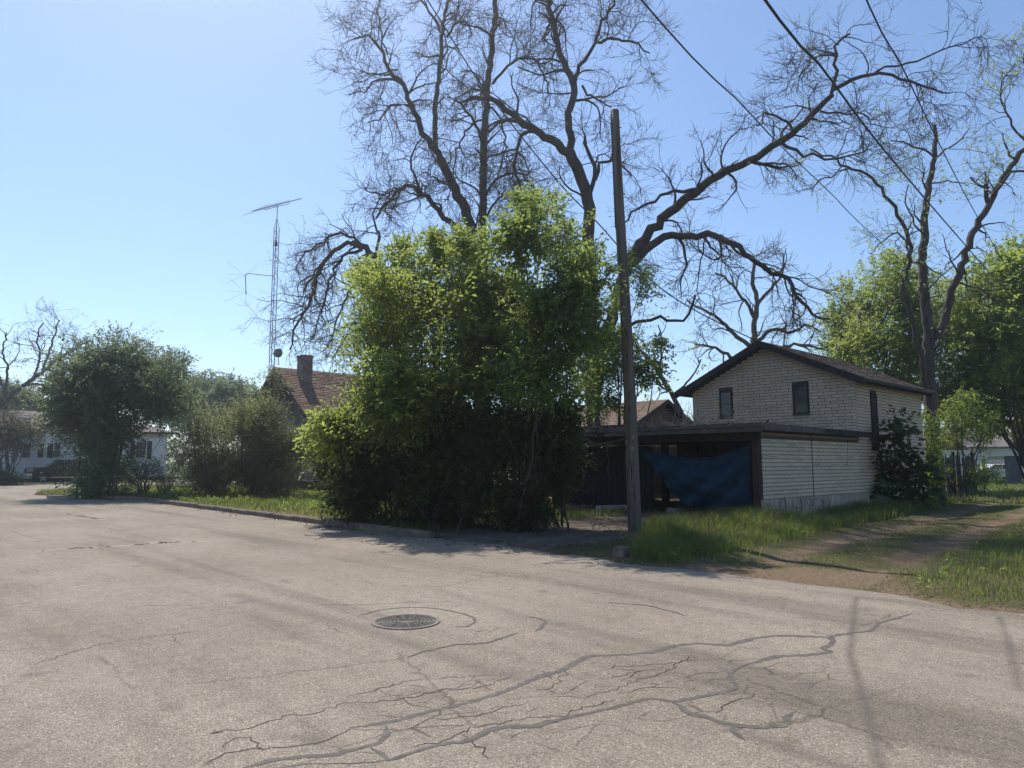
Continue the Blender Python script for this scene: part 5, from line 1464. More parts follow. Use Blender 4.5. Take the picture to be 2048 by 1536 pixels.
# big bare tree with the long limb reaching right
rg = np.random.RandomState(101); WFAC[0] = 0.68
T1 = tree_root('bare_tree', base_of(1187, 28), 'huge bare tree behind the pole with long limbs arching right over the pale house')
bare_tree(T1, [
    from_ground(None, [(1187, 860), (1184, 760), (1182, 640), (1181, 540), (1179, 460), (1174, 385), (1160, 345), (1138, 306)], 28, 28, 42, 34, 0.25, rg),
    lb([(1138, 306), (1085, 270), (1045, 245), (1010, 220), (985, 203), (960, 195), (930, 205)], 28, 25.5, 28, 9, 1.3, rg),
    lb([(1139, 310), (1140, 260), (1140, 219), (1147, 175), (1129, 128), (1110, 73), (1100, 20), (1095, -60), (1105, -130)], 28, 29, 24, 10, 1.2, rg),
    lb([(1145, 160), (1165, 130), (1185, 90), (1200, 80), (1240, 80), (1275, 88), (1300, 105)], 28.3, 27, 13, 4, 1.5, rg),
    lb([(1190, 82), (1205, 40), (1230, 5), (1260, -30)], 28, 28.5, 10, 5, 1.5, rg),
    lb([(1165, 172), (1180, 188), (1200, 200), (1222, 214)], 28, 27, 8, 4, 1.0, rg),
    lb([(1085, 268), (1060, 262), (1040, 280), (1035, 310), (1033, 350), (1040, 380), (1060, 400), (1080, 430)], 27.5, 26, 13, 4, 1.2, rg),
    lb([(1180, 385), (1190, 350), (1185, 320), (1168, 290), (1172, 270)], 28, 27.6, 15, 8, 0.4, rg, 0.03),
    lb([(1190, 360), (1200, 325), (1222, 318), (1240, 325), (1262, 350)], 28, 27, 12, 4, 1.2, rg),
    lb([(1188, 790), (1205, 690), (1232, 600), (1255, 530), (1290, 478), (1335, 430), (1390, 383), (1450, 345), (1510, 313), (1560, 283), (1600, 250), (1640, 215), (1663, 187)], 28, [28, 27.6, 27.2, 26.8, 26.4, 26, 25.5, 25, 24.6, 24.3, 24, 23.8, 23.6], 40, 15, 0.75, rg),
    lb([(1663, 187), (1672, 150), (1672, 115), (1670, 90), (1682, 72), (1700, 70)], 23.6, 23.4, 12, 6, 1.6, rg),
    lb([(1665, 180), (1700, 160), (1740, 147), (1775, 145), (1812, 165), (1850, 173), (1905, 190)], 23.6, 22.5, 13, 4, 1.6, rg),
    lb([(1750, 145), (1800, 128), (1860, 110), (1920, 85), (1965, 75)], 23.2, 22.5, 7, 3, 1.6, rg),
    lb([(1672, 112), (1645, 108), (1620, 120), (1600, 150)], 23.5, 22.8, 7, 3, 1.5, rg),
    lb([(1560, 283), (1590, 305), (1640, 314), (1700, 312), (1740, 300)], 24.3, 23, 11, 3, 1.5, rg),
    lb([(1586, 262), (1570, 240), (1545, 222), (1530, 230), (1515, 255)], 24.1, 23.4, 9, 4, 1.8, rg),
    lb([(1640, 222), (1690, 228), (1730, 225), (1742, 250)], 23.8, 23, 7, 3, 1.2, rg),
    lb([(1400, 378), (1350, 385), (1310, 395), (1270, 425), (1245, 450)], 25.4, 24.6, 12, 4, 1.5, rg),
    lb([(1262, 528), (1300, 492), (1345, 472), (1400, 470), (1450, 480), (1490, 503), (1530, 540), (1560, 555), (1585, 565), (1597, 595), (1625, 622), (1660, 642)], 26.7, 24, 26, 6, 0.9, rg),
    lb([(1200, 700), (1260, 650), (1310, 640), (1370, 640), (1385, 610), (1390, 595)], 27.8, 26, 13, 6, 0.8, rg),
    lb([(1100, 10), (1120, -60), (1160, -130), (1230, -190), (1300, -220)], 28.8, 26, 14, 4, 2.2, rg),
    lb([(1098, -50), (1060, -110), (1010, -160), (960, -200)], 29, 26, 12, 4, 2.2, rg),
    lb([(1102, -30), (1150, -60), (1200, -80), (1270, -90)], 29, 25, 11, 4, 2.2, rg),
    lb([(1100, -120), (1110, -220), (1150, -300)], 29, 27, 12, 4, 2.0, rg),
    lb([(1415, 470), (1400, 520), (1395, 560), (1400, 600)], 25.7, 25.4, 5, 2, 1.0, rg),
], 11, d2=2.2, d3=4.2, d4=7.0, r_tw=0.0075, caps=(None, None, 12500), buds=500)

# twin-trunked bare tree to its left
rg = np.random.RandomState(102); WFAC[0] = 0.6
T2 = tree_root('bare_tree', base_of(960, 30.5), 'twin-trunked bare tree rising behind the bright green thicket')
bare_tree(T2, [
    from_ground(None, [(962, 900), (956, 700), (950, 560), (945, 480), (930, 420), (905, 365), (880, 318)], 30, 30, 46, 30, 0.35, rg),
    lb([(880, 318), (850, 265), (825, 225), (815, 190), (808, 165), (785, 148), (770, 115), (750, 85), (730, 72), (705, 75)], 30, 28.5, 24, 5, 1.3, rg),
    lb([(812, 180), (790, 160), (760, 160), (735, 178), (700, 188)], 29.5, 28, 9, 3, 1.5, rg),
    lb([(775, 110), (760, 60), (755, 20), (760, -20)], 29, 29, 6, 3, 1.7, rg),
    lb([(795, 140), (775, 145), (745, 150), (720, 165)], 29, 28, 6, 3, 1.4, rg),
    lb([(822, 215), (800, 210), (780, 218), (760, 232), (735, 245)], 29.7, 28, 10, 3, 1.8, rg),
    lb([(872, 300), (869, 250), (870, 219), (877, 164), (881, 109), (884, 60), (893, 18), (905, -30)], 30, 31, 19, 9, 1.1, rg),
    lb([(880, 60), (862, 25), (840, 0), (830, -30)], 31, 31.5, 9, 5, 1.0, rg),
    lb([(893, 75), (915, 45), (930, 42), (942, 60), (940, 75)], 30.6, 30, 9, 4, 1.3, rg),
    lb([(935, 470), (893, 440), (855, 398), (818, 370), (790, 390), (768, 415), (752, 440)], 30, 27.5, 22, 6, 1.4, rg),
    lb([(842, 385), (828, 350), (822, 320), (830, 290), (845, 275)], 29.3, 28.5, 10, 4, 1.6, rg),
    lb([(820, 370), (840, 380), (850, 372), (845, 395)], 28.6, 28.2, 10, 4, 1.0, rg),
    lb([(905, 365), (870, 358), (845, 345)], 30, 29, 9, 4, 1.2, rg),
    from_ground(None, [(972, 900), (968, 700), (966, 560), (965, 480), (966, 380), (968, 280), (973, 205), (979, 135), (986, 65), (992, 0), (998, -90)], 31, 31, 36, 14, 0.75, rg),
    lb([(985, 168), (1008, 140), (1040, 118), (1072, 122), (1084, 142), (1092, 170), (1100, 190)], 31, 29.5, 10, 4, 1.5, rg),
    lb([(968, 290), (945, 240), (920, 205), (890, 195), (870, 215)], 31, 29, 11, 4, 2.2, rg),
    lb([(968, 400), (990, 360), (1020, 345), (1045, 352), (1075, 400)], 31, 29, 10, 4, 1.4, rg),
    lb([(967, 240), (940, 250), (915, 300), (905, 350), (900, 400)], 31, 28.8, 8, 3, 2.2, rg),
    lb([(972, 215), (1000, 230), (1010, 290), (1000, 340), (985, 380)], 31, 29, 8, 3, 2.0, rg),
    lb([(966, 440), (1000, 395), (1030, 390), (1060, 410)], 31, 30, 9, 3, 1.0, rg),
    lb([(905, -20), (920, -90), (960, -150), (1010, -190), (1060, -210)], 31, 27, 12, 4, 2.2, rg),
    lb([(995, -60), (1030, -120), (1080, -150), (1140, -160)], 31, 27, 12, 4, 2.2, rg),
    lb([(996, -80), (960, -160), (900, -210), (850, -230)], 31, 28, 12, 4, 2.0, rg),
    lb([(998, -90), (1005, -180), (1030, -280)], 31, 30, 12, 4, 2.0, rg),
    lb([(945, 500), (915, 520), (880, 500), (850, 470)], 30, 28.5, 9, 3, 1.0, rg),
], 12, d2=2.2, d3=4.2, d4=7.0, r_tw=0.0075, caps=(None, None, 12500), buds=150)

# drooping bare tree over the cottage
rg = np.random.RandomState(103); WFAC[0] = 0.6
T3 = tree_root('bare_tree', base_of(800, 33), 'bare tree with a drooping tangle of branches hanging over the cottage roof')
bare_tree(T3, [
    from_ground(None, [(800, 900), (803, 780), (800, 690), (785, 610), (765, 540), (735, 500), (705, 488)], 33, 33, 34, 20, 0.5, rg),
    lb([(705, 488), (680, 495), (655, 515), (640, 545), (625, 585), (612, 620), (590, 660), (580, 700)], 33, 34, 16, 4, 1.9, rg),
    lb([(725, 498), (690, 510), (665, 545), (655, 590), (640, 630), (625, 680)], 33, 32, 12, 3, 1.9, rg),
    lb([(750, 520), (715, 560), (690, 600), (675, 650), (660, 700)], 33, 32, 11, 3, 1.6, rg),
    lb([(740, 505), (700, 470), (665, 470), (640, 490), (612, 505), (590, 540)], 33, 32, 11, 3, 2.2, rg),
    lb([(785, 610), (745, 650), (710, 660), (680, 690), (665, 720)], 33, 32, 10, 4, 1.0, rg),
    lb([(795, 660), (760, 700), (735, 710), (715, 745)], 33, 33, 9, 4, 0.9, rg),
    lb([(750, 515), (755, 470), (745, 430), (760, 400)], 33, 32.5, 10, 4, 1.2, rg),
], 13, d2=3.0, d3=3.4, d4=4.2, L2=(1.0, 3.2), tr2=(-0.12, -0.03), caps=(None, None, 13000), up2=-0.1, buds=380)

# pale bare tree far behind the ridge of the brick house
rg = np.random.RandomState(104); WFAC[0] = 0.75
T4 = tree_root('bare_tree', base_of(1512, 44), 'small twisted bare tree standing behind the ridge of the brick house')
bare_tree(T4, [
    from_ground(None, [(1513, 860), (1508, 740), (1508, 690), (1510, 645), (1515, 600), (1505, 560), (1510, 520)], 44, 44, 22, 8, 0.8, rg),
    lb([(1508, 700), (1470, 668), (1440, 640), (1405, 618), (1375, 600)], 44, 43, 13, 4, 1.4, rg),
    lb([(1508, 690), (1545, 660), (1580, 665), (1610, 650), (1640, 660)], 44, 43, 12, 4, 1.4, rg),
    lb([(1514, 610), (1540, 580), (1565, 545), (1570, 510)], 44, 44, 10, 4, 1.2, rg),
    lb([(1512, 640), (1480, 590), (1455, 560), (1430, 545)], 44, 43, 10, 4, 1.4, rg),
    lb([(1508, 735), (1455, 710), (1420, 690), (1390, 690)], 44, 42, 12, 4, 1.4, rg),
    lb([(1510, 735), (1560, 700), (1600, 690), (1650, 700)], 44, 42, 12, 4, 1.4, rg),
], 14, d2=1.3, d3=2.2, d4=3.0, L2=(1.2, 3.6), r_tw=0.008, caps=(None, None, 6000), trunk_mat='bark_pale')

# leaning small tree between pole and brick house
rg = np.random.RandomState(105); WFAC[0] = 0.75
T5 = tree_root('young_tree', base_of(1375, 38), 'slender leaning tree with a few fresh leaves behind the garage gable')
bare_tree(T5, [
    from_ground(None, [(1372, 880), (1356, 812), (1340, 785), (1325, 755), (1300, 720), (1282, 700), (1262, 685)], 38, 36, 16, 6, 0.8, rg),
    lb([(1328, 764), (1320, 720), (1325, 690), (1318, 650)], 37, 36.5, 8, 3, 1.2, rg),
    lb([(1345, 790), (1380, 760), (1400, 720)], 37.5, 37.5, 7, 3, 1.2, rg),
    lb([(1300, 720), (1275, 725), (1255, 740)], 36.5, 36, 6, 3, 1.2, rg),
], 15, d2=1.0, d3=2.0, d4=3.0, L2=(0.6, 2.0), caps=(None, None, 2500), buds=600, bud_leaf=0.16)

# the broken-topped tree at the right
rg = np.random.RandomState(106); WFAC[0] = 0.6
T6 = tree_root('broken_tree', base_of(1865, 31), 'big dark three-stemmed tree with snapped top at the corner of the brick house')
bare_tree(T6, [
    from_ground(None, [(1866, 900), (1862, 820), (1858, 740), (1857, 680), (1850, 600), (1846, 530), (1849, 465), (1853, 400), (1864, 335), (1872, 275), (1870, 252)], 31, 31, 44, 11, 0.5, rg, 0.03),
    lb([(1862, 800), (1848, 745), (1834, 680), (1820, 625), (1806, 577), (1815, 530), (1818, 485), (1803, 443), (1780, 408), (1755, 370), (1730, 347), (1698, 336), (1665, 318), (1620, 300)], 31, 28.5, 20, 5, 0.7, rg),
    lb([(1815, 500), (1795, 465), (1770, 480), (1748, 500)], 30.5, 29.5, 7, 3, 1.0, rg),
    lb([(1700, 337), (1670, 345), (1645, 360), (1625, 385)], 29, 28.5, 6, 3, 1.2, rg),
    lb([(1858, 700), (1882, 650), (1903, 585), (1924, 525), (1945, 470), (1972, 420), (1990, 383), (2015, 342), (2050, 298), (2090, 250), (2120, 200)], 31, 30, 28, 12, 0.6, rg),
    lb([(1985, 390), (2015, 352), (2040, 342), (2070, 350), (2100, 380)], 30.2, 29, 11, 4, 1.2, rg),
    lb([(1978, 375), (1960, 372), (1942, 356)], 30.2, 29.8, 8, 6, 0.2, rg, 0.02),
    lb([(1866, 312), (1840, 295), (1810, 285), (1782, 282)], 31, 30, 8, 4, 1.3, rg),
    lb([(1868, 320), (1890, 300), (1920, 280), (1940, 255)], 31, 30, 7, 3, 1.3, rg),
    lb([(1850, 470), (1825, 440), (1810, 400), (1815, 370)], 31, 30, 7, 3, 1.1, rg),
    lb([(1857, 370), (1900, 362), (1940, 372)], 31, 30, 6, 2, 0.8, rg),
    lb([(2055, 290), (2020, 240), (2000, 180), (2030, 120)], 30, 29, 8, 3, 1.4, rg),
    lb([(2090, 250), (2070, 190), (2050, 130), (2055, 80)], 30, 29, 8, 3, 1.4, rg),
    lb([(1850, 590), (1875, 560), (1905, 530)], 31, 30, 6, 3, 0.8, rg),
], 16, d2=1.7, d3=3.0, d4=4.5, L2=(0.8, 2.6), caps=(None, None, 11000), buds=1700, bud_leaf=0.085)

# bare trees far left
rg = np.random.RandomState(107); WFAC[0] = 0.7
T7 = tree_root('bare_tree', base_of(8, 62), 'leaning bare tree far left beyond the side street, spreading over the green corner tree')
bare_tree(T7, [
    from_ground(None, [(5, 880), (15, 800), (40, 778), (66, 757), (92, 738), (120, 715), (150, 698), (180, 680)], 62, 60, 17, 4, 1.0, rg),
    lb([(66, 757), (80, 715), (75, 680), (85, 645)], 62, 62, 7, 3, 1.5, rg),
    lb([(85, 742), (98, 705), (112, 665), (120, 640)], 61, 61, 7, 3, 1.5, rg),
    lb([(50, 770), (85, 770), (110, 790), (135, 800)], 62, 61, 7, 3, 1.0, rg),
    lb([(15, 800), (0, 760), (-20, 720), (-40, 700)], 62, 62, 9, 4, 1.3, rg),
    lb([(10, 790), (15, 740), (5, 700), (15, 665)], 62, 63, 8, 3, 1.3, rg),
], 17, d2=1.5, d3=2.2, d4=2.8, L2=(1.6, 4.4), L3=(0.8, 2.4), L4=(0.4, 1.1), r_tw=0.012, caps=(None, None, 7000), buds=60, bud_leaf=0.12)
#LEAFY
rg = np.random.RandomState(201); WFAC[0] = 1.0
def leafy(name, label, base, lumps, n, m, leaf, mat, rng, stem_r=0.07, k=2, cat='tree', group=None, spread=0.35, st_lumps=None, dens=2.0, mat_b=None, shoots=0, shoot_ln=(0.5, 1.2), shoot_up=0.5, **kw):
    r = tree_root(name, base, label, cat, group)
    foliage_on(r, lumps, n, m, leaf, M[mat], rng, **kw)
    if shoots: shoots_on(r, lumps, shoots, leaf, M[mat], rng, shoot_ln, up=shoot_up)
    stems_on(r, (base[0], base[1], -0.05), st_lumps or lumps, rng, stem_r, k, dens=dens, spread=spread, mat=M[mat_b] if mat_b else None)
    return r
# --- the thicket on the verge
leafy('leafy_tree', 'bright yellow-green leafy tree, left half of the big thicket at the kerb', base_of(820, 18.4), LP([(775, 590, 58), (845, 545, 62), (905, 520, 52), (765, 690, 72), (860, 650, 90), (940, 590, 66), (752, 785, 54), (800, 800, 90), (905, 740, 90), (682, 878, 38), (748, 560, 30), (925, 490, 26), (748, 640, 38), (715, 835, 40), (955, 690, 70), (800, 505, 22), (728, 545, 18), (738, 720, 38), (655, 855, 30), (635, 880, 18), (665, 905, 34), (870, 490, 18)], 18.3, 1.7, rg),
      5900, 9, 0.115, 'leaf_spring', rg, 0.03, 1, spread=0.9, shoots=600, shoot_ln=(0.35, 1.0), droop=0.3, gap=0.72, slen=(0.3, 0.65), dens=1.5, shell=0.7)
right_tree = leafy('leafy_tree', 'taller mid-green leafy tree, right half of the thicket left of the pole', base_of(1060, 16.9), LP([(985, 520, 54), (1075, 450, 42), (1035, 480, 46), (1115, 500, 44), (1020, 610, 75), (1095, 630, 66), (1000, 720, 80), (1075, 740, 72), (1145, 570, 40), (1150, 650, 40), (1055, 410, 20), (1105, 415, 20), (940, 500, 36), (1130, 790, 42), (1030, 820, 70), (1150, 720, 40)], 16.5, 1.5, rg),
      3500, 9, 0.11, 'leaf_mid', rg, 0.03, 1, spread=0.8, shoots=360, shoot_ln=(0.4, 1.2), droop=0.3, gap=0.8, slen=(0.3, 0.65), dens=1.5, shell=0.7)
over = LP([(1160, 455, 24), (1178, 520, 26), (1145, 590, 36), (1185, 620, 26), (1150, 690, 34), (1125, 480, 34), (1200, 560, 16), (1205, 680, 20)], 15.0, 0.7, rg)
foliage_on(right_tree, over, 460, 9, 0.10, M['leaf_mid'], rg, droop=0.35, gap=0.6, slen=(0.3, 0.65), shell=0.7, name='overhang')
shoots_on(right_tree, over, 70, 0.10, M['leaf_mid'], rg, (0.4, 0.9))
stems_on(right_tree, (*base_of(1075, 16.7)[:2], 2.2), over, rg, 0.022, 1, dens=2)
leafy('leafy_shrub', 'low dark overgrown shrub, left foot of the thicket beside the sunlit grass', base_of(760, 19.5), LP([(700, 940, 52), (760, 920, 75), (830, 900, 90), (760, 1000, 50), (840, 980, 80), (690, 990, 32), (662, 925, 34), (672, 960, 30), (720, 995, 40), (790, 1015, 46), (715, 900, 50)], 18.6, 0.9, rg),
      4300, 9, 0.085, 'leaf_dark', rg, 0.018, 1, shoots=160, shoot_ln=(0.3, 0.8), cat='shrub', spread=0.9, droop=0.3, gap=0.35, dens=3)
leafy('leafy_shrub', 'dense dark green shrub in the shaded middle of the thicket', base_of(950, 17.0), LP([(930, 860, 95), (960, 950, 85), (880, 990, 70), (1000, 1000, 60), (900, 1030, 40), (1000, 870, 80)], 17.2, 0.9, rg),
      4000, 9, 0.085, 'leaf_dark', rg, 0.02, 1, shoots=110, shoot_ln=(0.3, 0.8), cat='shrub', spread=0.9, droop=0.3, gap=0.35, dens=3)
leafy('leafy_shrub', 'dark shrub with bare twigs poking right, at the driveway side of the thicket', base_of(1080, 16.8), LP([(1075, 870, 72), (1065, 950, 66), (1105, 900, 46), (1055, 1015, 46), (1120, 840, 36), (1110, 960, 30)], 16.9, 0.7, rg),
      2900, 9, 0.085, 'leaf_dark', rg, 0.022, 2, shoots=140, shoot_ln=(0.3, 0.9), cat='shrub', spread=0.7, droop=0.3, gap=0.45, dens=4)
leafy('leafy_tree', 'small fresh-green leafy tree showing either side of the pole', base_of(1235, 24), LP([(1285, 555, 30), (1300, 600, 26), (1260, 520, 22), (1215, 690, 45), (1270, 690, 36), (1240, 740, 45), (1300, 740, 30), (1190, 750, 40), (1320, 700, 20), (1230, 600, 30), (1210, 800, 30)], 24, 0.8, rg),
      1500, 9, 0.11, 'leaf_mid', rg, 0.04, 1, droop=0.35, gap=0.5, dens=1.5)
leafy('weed_clump', 'big-leaved pale weed clump at the left foot of the thicket', base_of(690, 21.5), LP([(690, 975, 30), (675, 1000, 22), (710, 1000, 24), (685, 945, 20)], 21.5, 0.2, rg), 220, 7, 0.13, 'leaf_spring', rg, 0.01, 2, cat='weeds', droop=0.4, gap=0.1)
# --- corner tree and shrubs to the left
leafy('corner_tree', 'rounded grey-green many-stemmed tree on the grassy street corner', base_of(205, 33), LP([(190, 760, 80), (235, 715, 55), (285, 750, 70), (330, 790, 55), (150, 800, 60), (215, 800, 85), (290, 795, 52), (180, 870, 52), (225, 870, 48), (200, 940, 52), (225, 960, 48), (180, 985, 26), (345, 735, 34), (142, 832, 34), (165, 710, 30)], 33, 1.3, rg),
      8000, 9, 0.135, 'leaf_grey', rg, 0.04, 1, shoots=260, shoot_ln=(0.3, 0.8), spread=0.7, gap=0.3, dens=1.0, droop=0.2, slen=(0.35, 0.8))
for lab, px, Y, lst, mt, n_ in (
    ('wide olive twiggy shrub in front of the cottage, left of the darker one', 430, 31.5, [(395, 895, 52), (440, 865, 58), (475, 900, 65), (400, 950, 50), (450, 955, 52), (385, 860, 32), (390, 930, 38), (490, 850, 40), (420, 985, 30)], 'leaf_olive', 5500),
    ('taller dark olive shrub hiding the foot of the cottage gable', 535, 30.5, [(515, 855, 60), (555, 865, 48), (580, 905, 44), (530, 920, 75), (500, 960, 52), (560, 965, 45), (605, 890, 20), (495, 825, 30), (535, 825, 26), (480, 870, 40), (540, 1000, 30)], 'leaf_olive', 6500)):
    leafy('shrub', lab, base_of(px, Y), LP(lst, Y, 0.8, rg), int(n_ * 0.8), 9, 0.085, mt, rg, 0.02, 3, shoots=260, shoot_ln=(0.4, 0.9), shoot_up=1.0, cat='shrub', spread=0.9, gap=0.2, dens=3, up=0.5, droop=0.05, slen=(0.3, 0.7), wid=0.5)
leafy('shrub', 'small thin brownish bush with two stems beside the corner tree', base_of(290, 33), LP([(285, 930, 26), (305, 940, 24), (270, 945, 20)], 33, 0.3, rg), 420, 9, 0.05, 'leaf_brown', rg, 0.05, 3, cat='shrub', spread=0.35, gap=0.3, dens=4)
leafy('shrub', 'sparse spreading many-stemmed bush between corner tree and olive shrub', base_of(330, 32.5), LP([(320, 935, 26), (340, 945, 28), (355, 930, 26), (330, 965, 20)], 32.5, 0.3, rg), 420, 9, 0.05, 'leaf_olive', rg, 0.02, 6, cat='shrub', spread=0.15, gap=0.4, dens=4)
leafy('shrub', 'russet-tinged shrub tree at the left edge in front of the white house', base_of(5, 52), LP([(20, 850, 42), (55, 865, 30), (-20, 870, 50), (20, 885, 34), (60, 885, 18)], 52, 0.8, rg), 1500, 10, 0.11, 'leaf_brown', rg, 0.06, 3, gap=0.3, spread=0.5)
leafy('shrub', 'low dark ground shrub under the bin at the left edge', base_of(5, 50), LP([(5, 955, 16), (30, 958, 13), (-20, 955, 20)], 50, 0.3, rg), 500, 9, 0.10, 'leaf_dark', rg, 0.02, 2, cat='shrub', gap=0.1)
leafy('vine_clump', 'vine bush climbing the cottage gable at the foot of the lattice mast', base_of(525, 41.5), LP([(530, 770, 22), (545, 800, 25), (525, 800, 20), (570, 785, 16), (515, 790, 14), (545, 750, 14)], 41.2, 0.15, rg), 650, 9, 0.12, 'leaf_olive', rg, 0.04, 2, cat='vine', gap=0.3)
# --- distant green trees on the left
for lab, px, lst in (('hazy rounded green tree behind the corner tree, right of it', 400, [(370, 790, 45), (410, 780, 36), (395, 815, 50), (430, 800, 34), (350, 820, 40)]),
                     ('hazy green tree beyond the olive shrubs left of the cottage', 470, [(460, 790, 38), (490, 800, 28), (470, 820, 45), (505, 825, 25)]),
                     ('hazy green tree behind the white house at the left edge', 20, [(20, 800, 40), (50, 815, 35), (-15, 810, 45), (80, 825, 22)])):
    leafy('distant_tree', lab, base_of(px, 78), LP(lst, 78, 2, rg), 2600, 8, 0.28, 'leaf_grey', rg, 0.10, 1, group='hazy trees beyond the side street', gap=0.35, slen=(0.6, 1.2))
# --- right hand side
leafy('leafy_tree', 'fresh green leafy tree behind the brick house roof, left of the broken-topped tree', base_of(1745, 41), LP([(1715, 610, 62), (1765, 560, 55), (1800, 600, 62), (1690, 680, 52), (1745, 680, 75), (1810, 690, 62), (1790, 540, 34), (1700, 720, 50), (1780, 760, 55), (1670, 650, 30), (1820, 770, 40), (1850, 590, 46), (1880, 660, 56), (1860, 740, 56), (1890, 800, 46), (1855, 640, 40)], 41, 2, rg),
      5600, 9, 0.19, 'leaf_spring', rg, 0.08, 1, shoots=420, gap=0.6, shell=0.7, slen=(0.4, 0.9), dens=1.0)
leafy('leafy_tree', 'dense dark green spreading tree at the right edge over the fence', base_of(2060, 38), LP([(1945, 600, 60), (2010, 560, 70), (2080, 560, 80), (1925, 690, 62), (1990, 670, 85), (2070, 690, 95), (1950, 770, 66), (2020, 780, 75), (2090, 790, 75), (1905, 620, 38), (1930, 830, 36), (2050, 520, 46), (1985, 835, 35)], 38, 2.2, rg),
      7000, 9, 0.19, 'leaf_spring', rg, 0.08, 1, shoots=460, gap=0.5, shell=0.7, slen=(0.4, 0.9), dens=1.0)
rg2 = np.random.RandomState(31)
TR = tree_root('leaning_trunk', base_of(2085, 42), 'dark curved trunk leaning at the right edge beside the distant carport')
acc = Acc()
Q, r, _ = from_ground(None, [(2085, 955), (2062, 918), (2040, 880), (2038, 845), (2050, 800), (2075, 740)], 42, 42, 30, 16, 0, rg2)
V, q = tubes(Q[None], r[None], 9); acc.put(V, q)
Q, r, _ = lb([(2040, 860), (2005, 845), (1975, 850), (1962, 880), (1960, 905)], 42, 41, 8, 2, 0, rg2)
V, q = tubes(Q[None], r[None], 6); acc.put(V, q)
acc.build('trunk', M['bark'], TR, smooth=True); tag(TR, cat='tree')
V, t_, va = leafsprays(Q[[10, 14, 18, 22]] if len(Q) > 23 else Q[-4:], rg2.randn(4, 3), np.full(4, .5), 8, .12, rg2); a = Acc(); a.put(V, None, t_, va); a.build('crown', M['leaf_mid'], TR)
leafy('small_tree', 'small green tree growing through the back fence', base_of(1925, 33.5), LP([(1905, 830, 34), (1945, 840, 36), (1920, 865, 26), (1890, 860, 24), (1965, 875, 18), (1930, 800, 26), (1975, 845, 20)], 33.2, 0.6, rg), 700, 9, 0.09, 'leaf_mid', rg, 0.05, 1, gap=0.5, dens=2)
leafy('vine_shrub', 'ivy-clad shrub at the rear corner of the brick house', base_of(1858, 29.5), LP([(1858, 850, 18), (1865, 880, 24), (1850, 900, 24), (1866, 930, 22), (1852, 960, 24), (1868, 955, 18), (1848, 830, 12)], 29.4, 0.3, rg), 700, 9, 0.085, 'leaf_mid', rg, 0.03, 2, cat='shrub', gap=0.35)
leafy('vine_shrub', 'rough green bush in front of the back fence boards', base_of(1960, 34), LP([(1965, 945, 18), (1985, 955, 16), (1940, 960, 16), (1975, 925, 12)], 33.6, 0.3, rg), 420, 8, 0.09, 'leaf_mid', rg, 0.02, 2, cat='shrub', gap=0.3)
# the big-leaved sapling against the alley wall
Ysap = 24.6
sap = tree_root('sapling', base_of(1805, Ysap), 'dark big-leaved sapling growing against the alley wall of the brick house', 'sapling')
sl_ = LP([(1800, 835, 22), (1790, 870, 30), (1815, 870, 26), (1775, 915, 28), (1805, 920, 38), (1835, 930, 30), (1765, 960, 26), (1800, 965, 38), (1840, 970, 32), (1770, 990, 22), (1825, 1000, 22)], Ysap, 0.35, rg)
foliage_on(sap, sl_, 260, 6, 0.19, M['leaf_dark'], rg, slen=(0.3, 0.6), out=0.5, up=0.3, droop=0.4, wid=0.75, gap=0.2)
stems_on(sap, (*base_of(1805, Ysap)[:2], 0), sl_, rg, 0.022, 1, dens=1.5, spread=0.3)
# far belt of trees that closes the horizon
rgf = np.random.RandomState(77)
lum = []
for a in np.linspace(-62, 62, 80):
    d = rgf.uniform(100, 150); h = rgf.uniform(3.0, 5.5)
    lum.append((np.array([math.sin(R(a)) * d, math.cos(R(a)) * d, h * 0.8]), h))
    lum.append((np.array([math.sin(R(a + 1)) * d, math.cos(R(a + 1)) * d, 1.0]), 2.5))
P, d, k = lump_points(lum, 5500, rgf, 0.4, 0.2, 0.4)
V, t_, va = leafsprays(P, d + rgf.randn(len(P), 3) * .5, rgf.uniform(.8, 1.6, len(P)), 8, 0.65, rgf, 0.3, 0.6)
a = Acc(); a.put(V, None, t_, va); tag(a.build('distant_woods', M['leaf_grey']), kind='stuff')

# ------------------------------------------------------------------ grass, weeds, fallen leaves
def blades(name, s, t, h, w, rng, mat, lean=0.45, vary=None, z=None, segs=2):
    n = len(s)
    z = ground_z(s, t) if z is None else z
    B = np.stack([-st_ * s + ct * t, ct * s + st_ * t, z - 0.02], -1)
    a = rng.rand(n) * 2 * np.pi; d = np.stack([np.cos(a), np.sin(a), np.zeros(n)], -1)
    a2 = a + np.pi / 2 + rng.randn(n) * 0.6; sd = np.stack([np.cos(a2), np.sin(a2), np.zeros(n)], -1) * (w / 2)[:, None]
    le = (lean * (0.3 + rng.rand(n)))[:, None]
    up = np.array([0, 0, 1.0])
    m = B + up * (h * 0.55)[:, None] + d * h[:, None] * le * 0.35
    tp_ = B + up * (h * (1.0 - 0.28 * le[:, 0]))[:, None] + d * h[:, None] * le
    V = np.stack([B - sd, B + sd, m + sd * 0.75, m - sd * 0.75, tp_], 1).reshape(-1, 3)
    k = np.arange(n)[:, None] * 5
    q = k + np.array([[0, 1, 2, 3]]); tr = k + np.array([[3, 2, 4]])
    va = rng.rand(n) if vary is None else np.clip(vary * 0.6 + rng.rand(n) * 0.4, 0, 1)
    o = link(name, np_mesh(name, V, [q, tr], False, {'vary': np.repeat(va, 5)}), M[mat])
    return tag(o, kind='stuff')
rgg = np.random.RandomState(55)
def scatter(n, s0, s1, t0, t1, keep):
    s = rgg.uniform(s0, s1, n); t = rgg.uniform(t0, t1, n)
    k = rgg.rand(n) < keep(s, t)
    return s[k], t[k]
